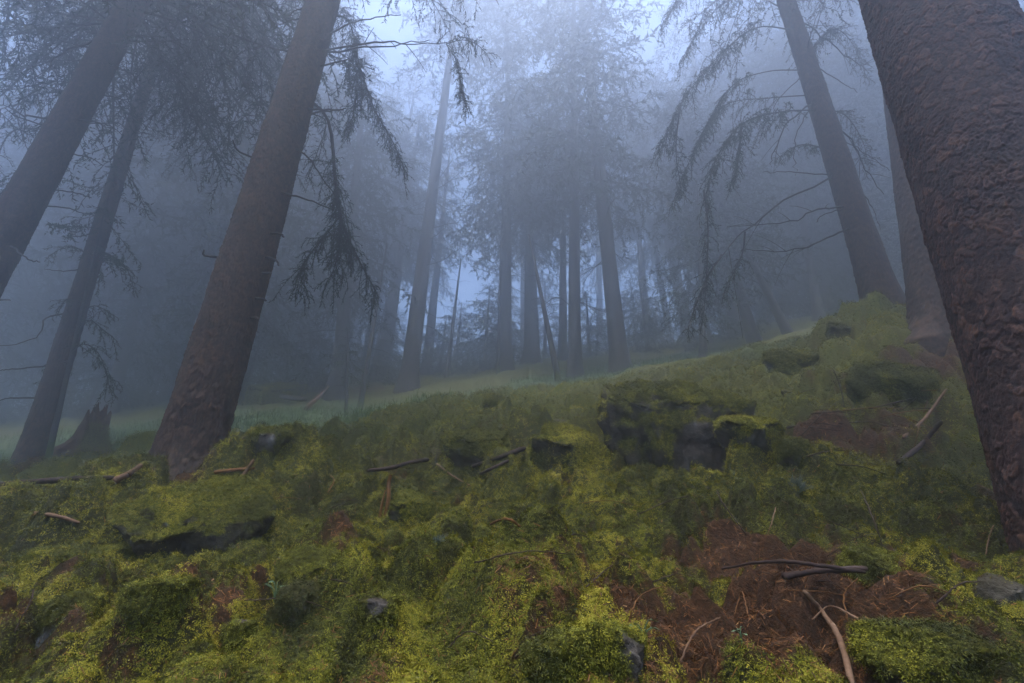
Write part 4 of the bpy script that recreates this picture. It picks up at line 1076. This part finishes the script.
for i, (b_, t_, w_) in enumerate(mid):
    b_ = far_base(b_, 14)
    far_tree('faint spruce stem fading into the fog up the middle of the slope', b_, t_, w_, 24, 220 + i, 5.0, 3.0, 10, 'faint stems up the middle of the slope', per_m=3.4)
rt_ = [((880, 312), (845, 150), 10), ((925, 300), (880, 160), 11), ((830, 318), (795, 190), 9), ((860, 306), (822, 180), 10), ((905, 296), (868, 190), 10), ((770, 328), (750, 250), 8), ((960, 285), (905, 140), 12), ((1060, 280), (980, 120), 13), ((1150, 280), (1060, 120), 14)]
for i, (b_, t_, w_) in enumerate(rt_):
    b_ = far_base(b_, 10.5)
    far_tree('faint spruce stem in the fog behind the right spruces', b_, t_, w_, 22, 240 + i, 1.4, 3.2, 6, 'faint stems behind the right spruces', per_m=11)

for i, (px, Y, h) in enumerate([(262, 17, 2.6), (292, 20, 3.2), (322, 18, 2.4), (352, 22, 3.6), (388, 21, 3.0), (426, 24, 2.6), (470, 25, 2.2), (640, 19, 3.4), (668, 22, 3.8), (606, 23, 3.2), (236, 23, 3.4), (130, 21, 3.4), (60, 24, 3.6), (840, 15, 3.0), (780, 17, 3.4), (250, 13.5, 2.4), (305, 14, 2.0), (372, 14.5, 2.6), (440, 16, 2.0), (455, 18, 2.6), (590, 15, 2.2), (650, 14.5, 2.6), (100, 14, 2.4), (20, 15, 2.8), (160, 16, 2.6), (715, 13.5, 2.2), (484, 15, 2.8), (500, 18, 3.8), (545, 17, 3.0)]):
    far_tree('dim young spruce bush in the fogged undergrowth up the slope', (px, 370, Y), (px + (545 - px) * .08, 300), 4, h * 1.3, 300 + i, .1, 1.6, 0, 'young spruces in the fogged undergrowth', name='young_spruce', per_m=16, shape=.7)

# ------------------------------------------------------------------ haze, light, camera
def haze():
    x0, x1, y0, y1, z0, z1 = HAZE_BOX
    V = [(x, y, z) for x in (x0, x1) for y in (y0, y1) for z in (z0, z1)]
    Fq = [(0, 1, 3, 2), (4, 6, 7, 5), (0, 4, 5, 1), (2, 3, 7, 6), (0, 2, 6, 4), (1, 5, 7, 3)]
    m = bpy.data.materials.new('pale_mist'); m.use_nodes = True; nt = m.node_tree; nt.nodes.clear()
    out = nt.nodes.new('ShaderNodeOutputMaterial'); v = nt.nodes.new('ShaderNodeVolumePrincipled')
    v.inputs['Color'].default_value = HAZE_COL; v.inputs['Density'].default_value = HAZE_D; v.inputs['Anisotropy'].default_value = HAZE_G
    nt.links.new(v.outputs[0], out.inputs['Volume'])
    try: m.volume_sampling = 'DISTANCE'
    except Exception: pass
    o = link('haze', mesh_data('haze', V, np.array(Fq), [m], smooth=False)); tag(o, 'pale blue fog filling the forest', kind='stuff')
dg = bpy.context.evaluated_depsgraph_get(); bpy.context.view_layer.update()
lo = np.full(3, 1e9); hi = -lo
for o in scene.objects:
    if o.type == 'MESH':
        w = np.array([(o.matrix_world @ Vector(c))[:] for c in o.bound_box]); lo = np.minimum(lo, w.min(0)); hi = np.maximum(hi, w.max(0))
HAZE_BOX = (lo[0] - 1, hi[0] + 1, lo[1] - 1, hi[1] + 1, lo[2] - 1, hi[2] + .5)
HAZE_D, HAZE_G, HAZE_COL = .060, .84, (.74, .81, .92, 1)
haze()

SUN_EL, SUN_AZ = R(80), R(200)
w = bpy.data.worlds.new('World'); scene.world = w; w.use_nodes = True
nt = w.node_tree; bg = nt.nodes['Background']
sky = nt.nodes.new('ShaderNodeTexSky'); sky.sky_type = 'NISHITA'; sky.sun_disc = False
sky.sun_elevation = SUN_EL; sky.sun_rotation = SUN_AZ; sky.air_density = 1.0; sky.dust_density = 1.0; sky.ozone_density = 1.0
nt.links.new(sky.outputs[0], bg.inputs['Color']); bg.inputs['Strength'].default_value = .12
ld = bpy.data.lights.new('Sun', 'SUN'); ld.energy = 1.5; ld.angle = R(14); ld.color = (1, .93, .83)
lo_ = bpy.data.objects.new('Sun', ld); COL.objects.link(lo_)
d = Vector((math.sin(SUN_AZ) * math.cos(SUN_EL), math.cos(SUN_AZ) * math.cos(SUN_EL), math.sin(SUN_EL)))
lo_.rotation_euler = d.to_track_quat('Z', 'Y').to_euler()

cam = bpy.data.cameras.new('Camera'); co = bpy.data.objects.new('Camera', cam); COL.objects.link(co)
cam.sensor_width = 36; cam.lens = F_PX * 36 / 1024; cam.clip_start = .05; cam.clip_end = 400
from mathutils import Matrix
mt = Matrix(((rgt[0], upv[0], -fwd[0], 0), (rgt[1], upv[1], -fwd[1], 0), (rgt[2], upv[2], -fwd[2], CZ), (0, 0, 0, 1)))
co.matrix_world = mt
scene.camera = co
scene.view_settings.view_transform = 'Standard'; scene.view_settings.look = 'None'
scene.view_settings.gamma = 1; scene.view_settings.exposure = 2.45
scene.cycles.volume_bounces = 2; scene.cycles.max_bounces = 6; scene.cycles.diffuse_bounces = 2
scene.cycles.use_denoising = True; scene.cycles.use_adaptive_sampling = False
try: scene.cycles.denoising_prefilter = 'ACCURATE'; scene.cycles.denoising_input_passes = 'RGB_ALBEDO_NORMAL'
except Exception: pass
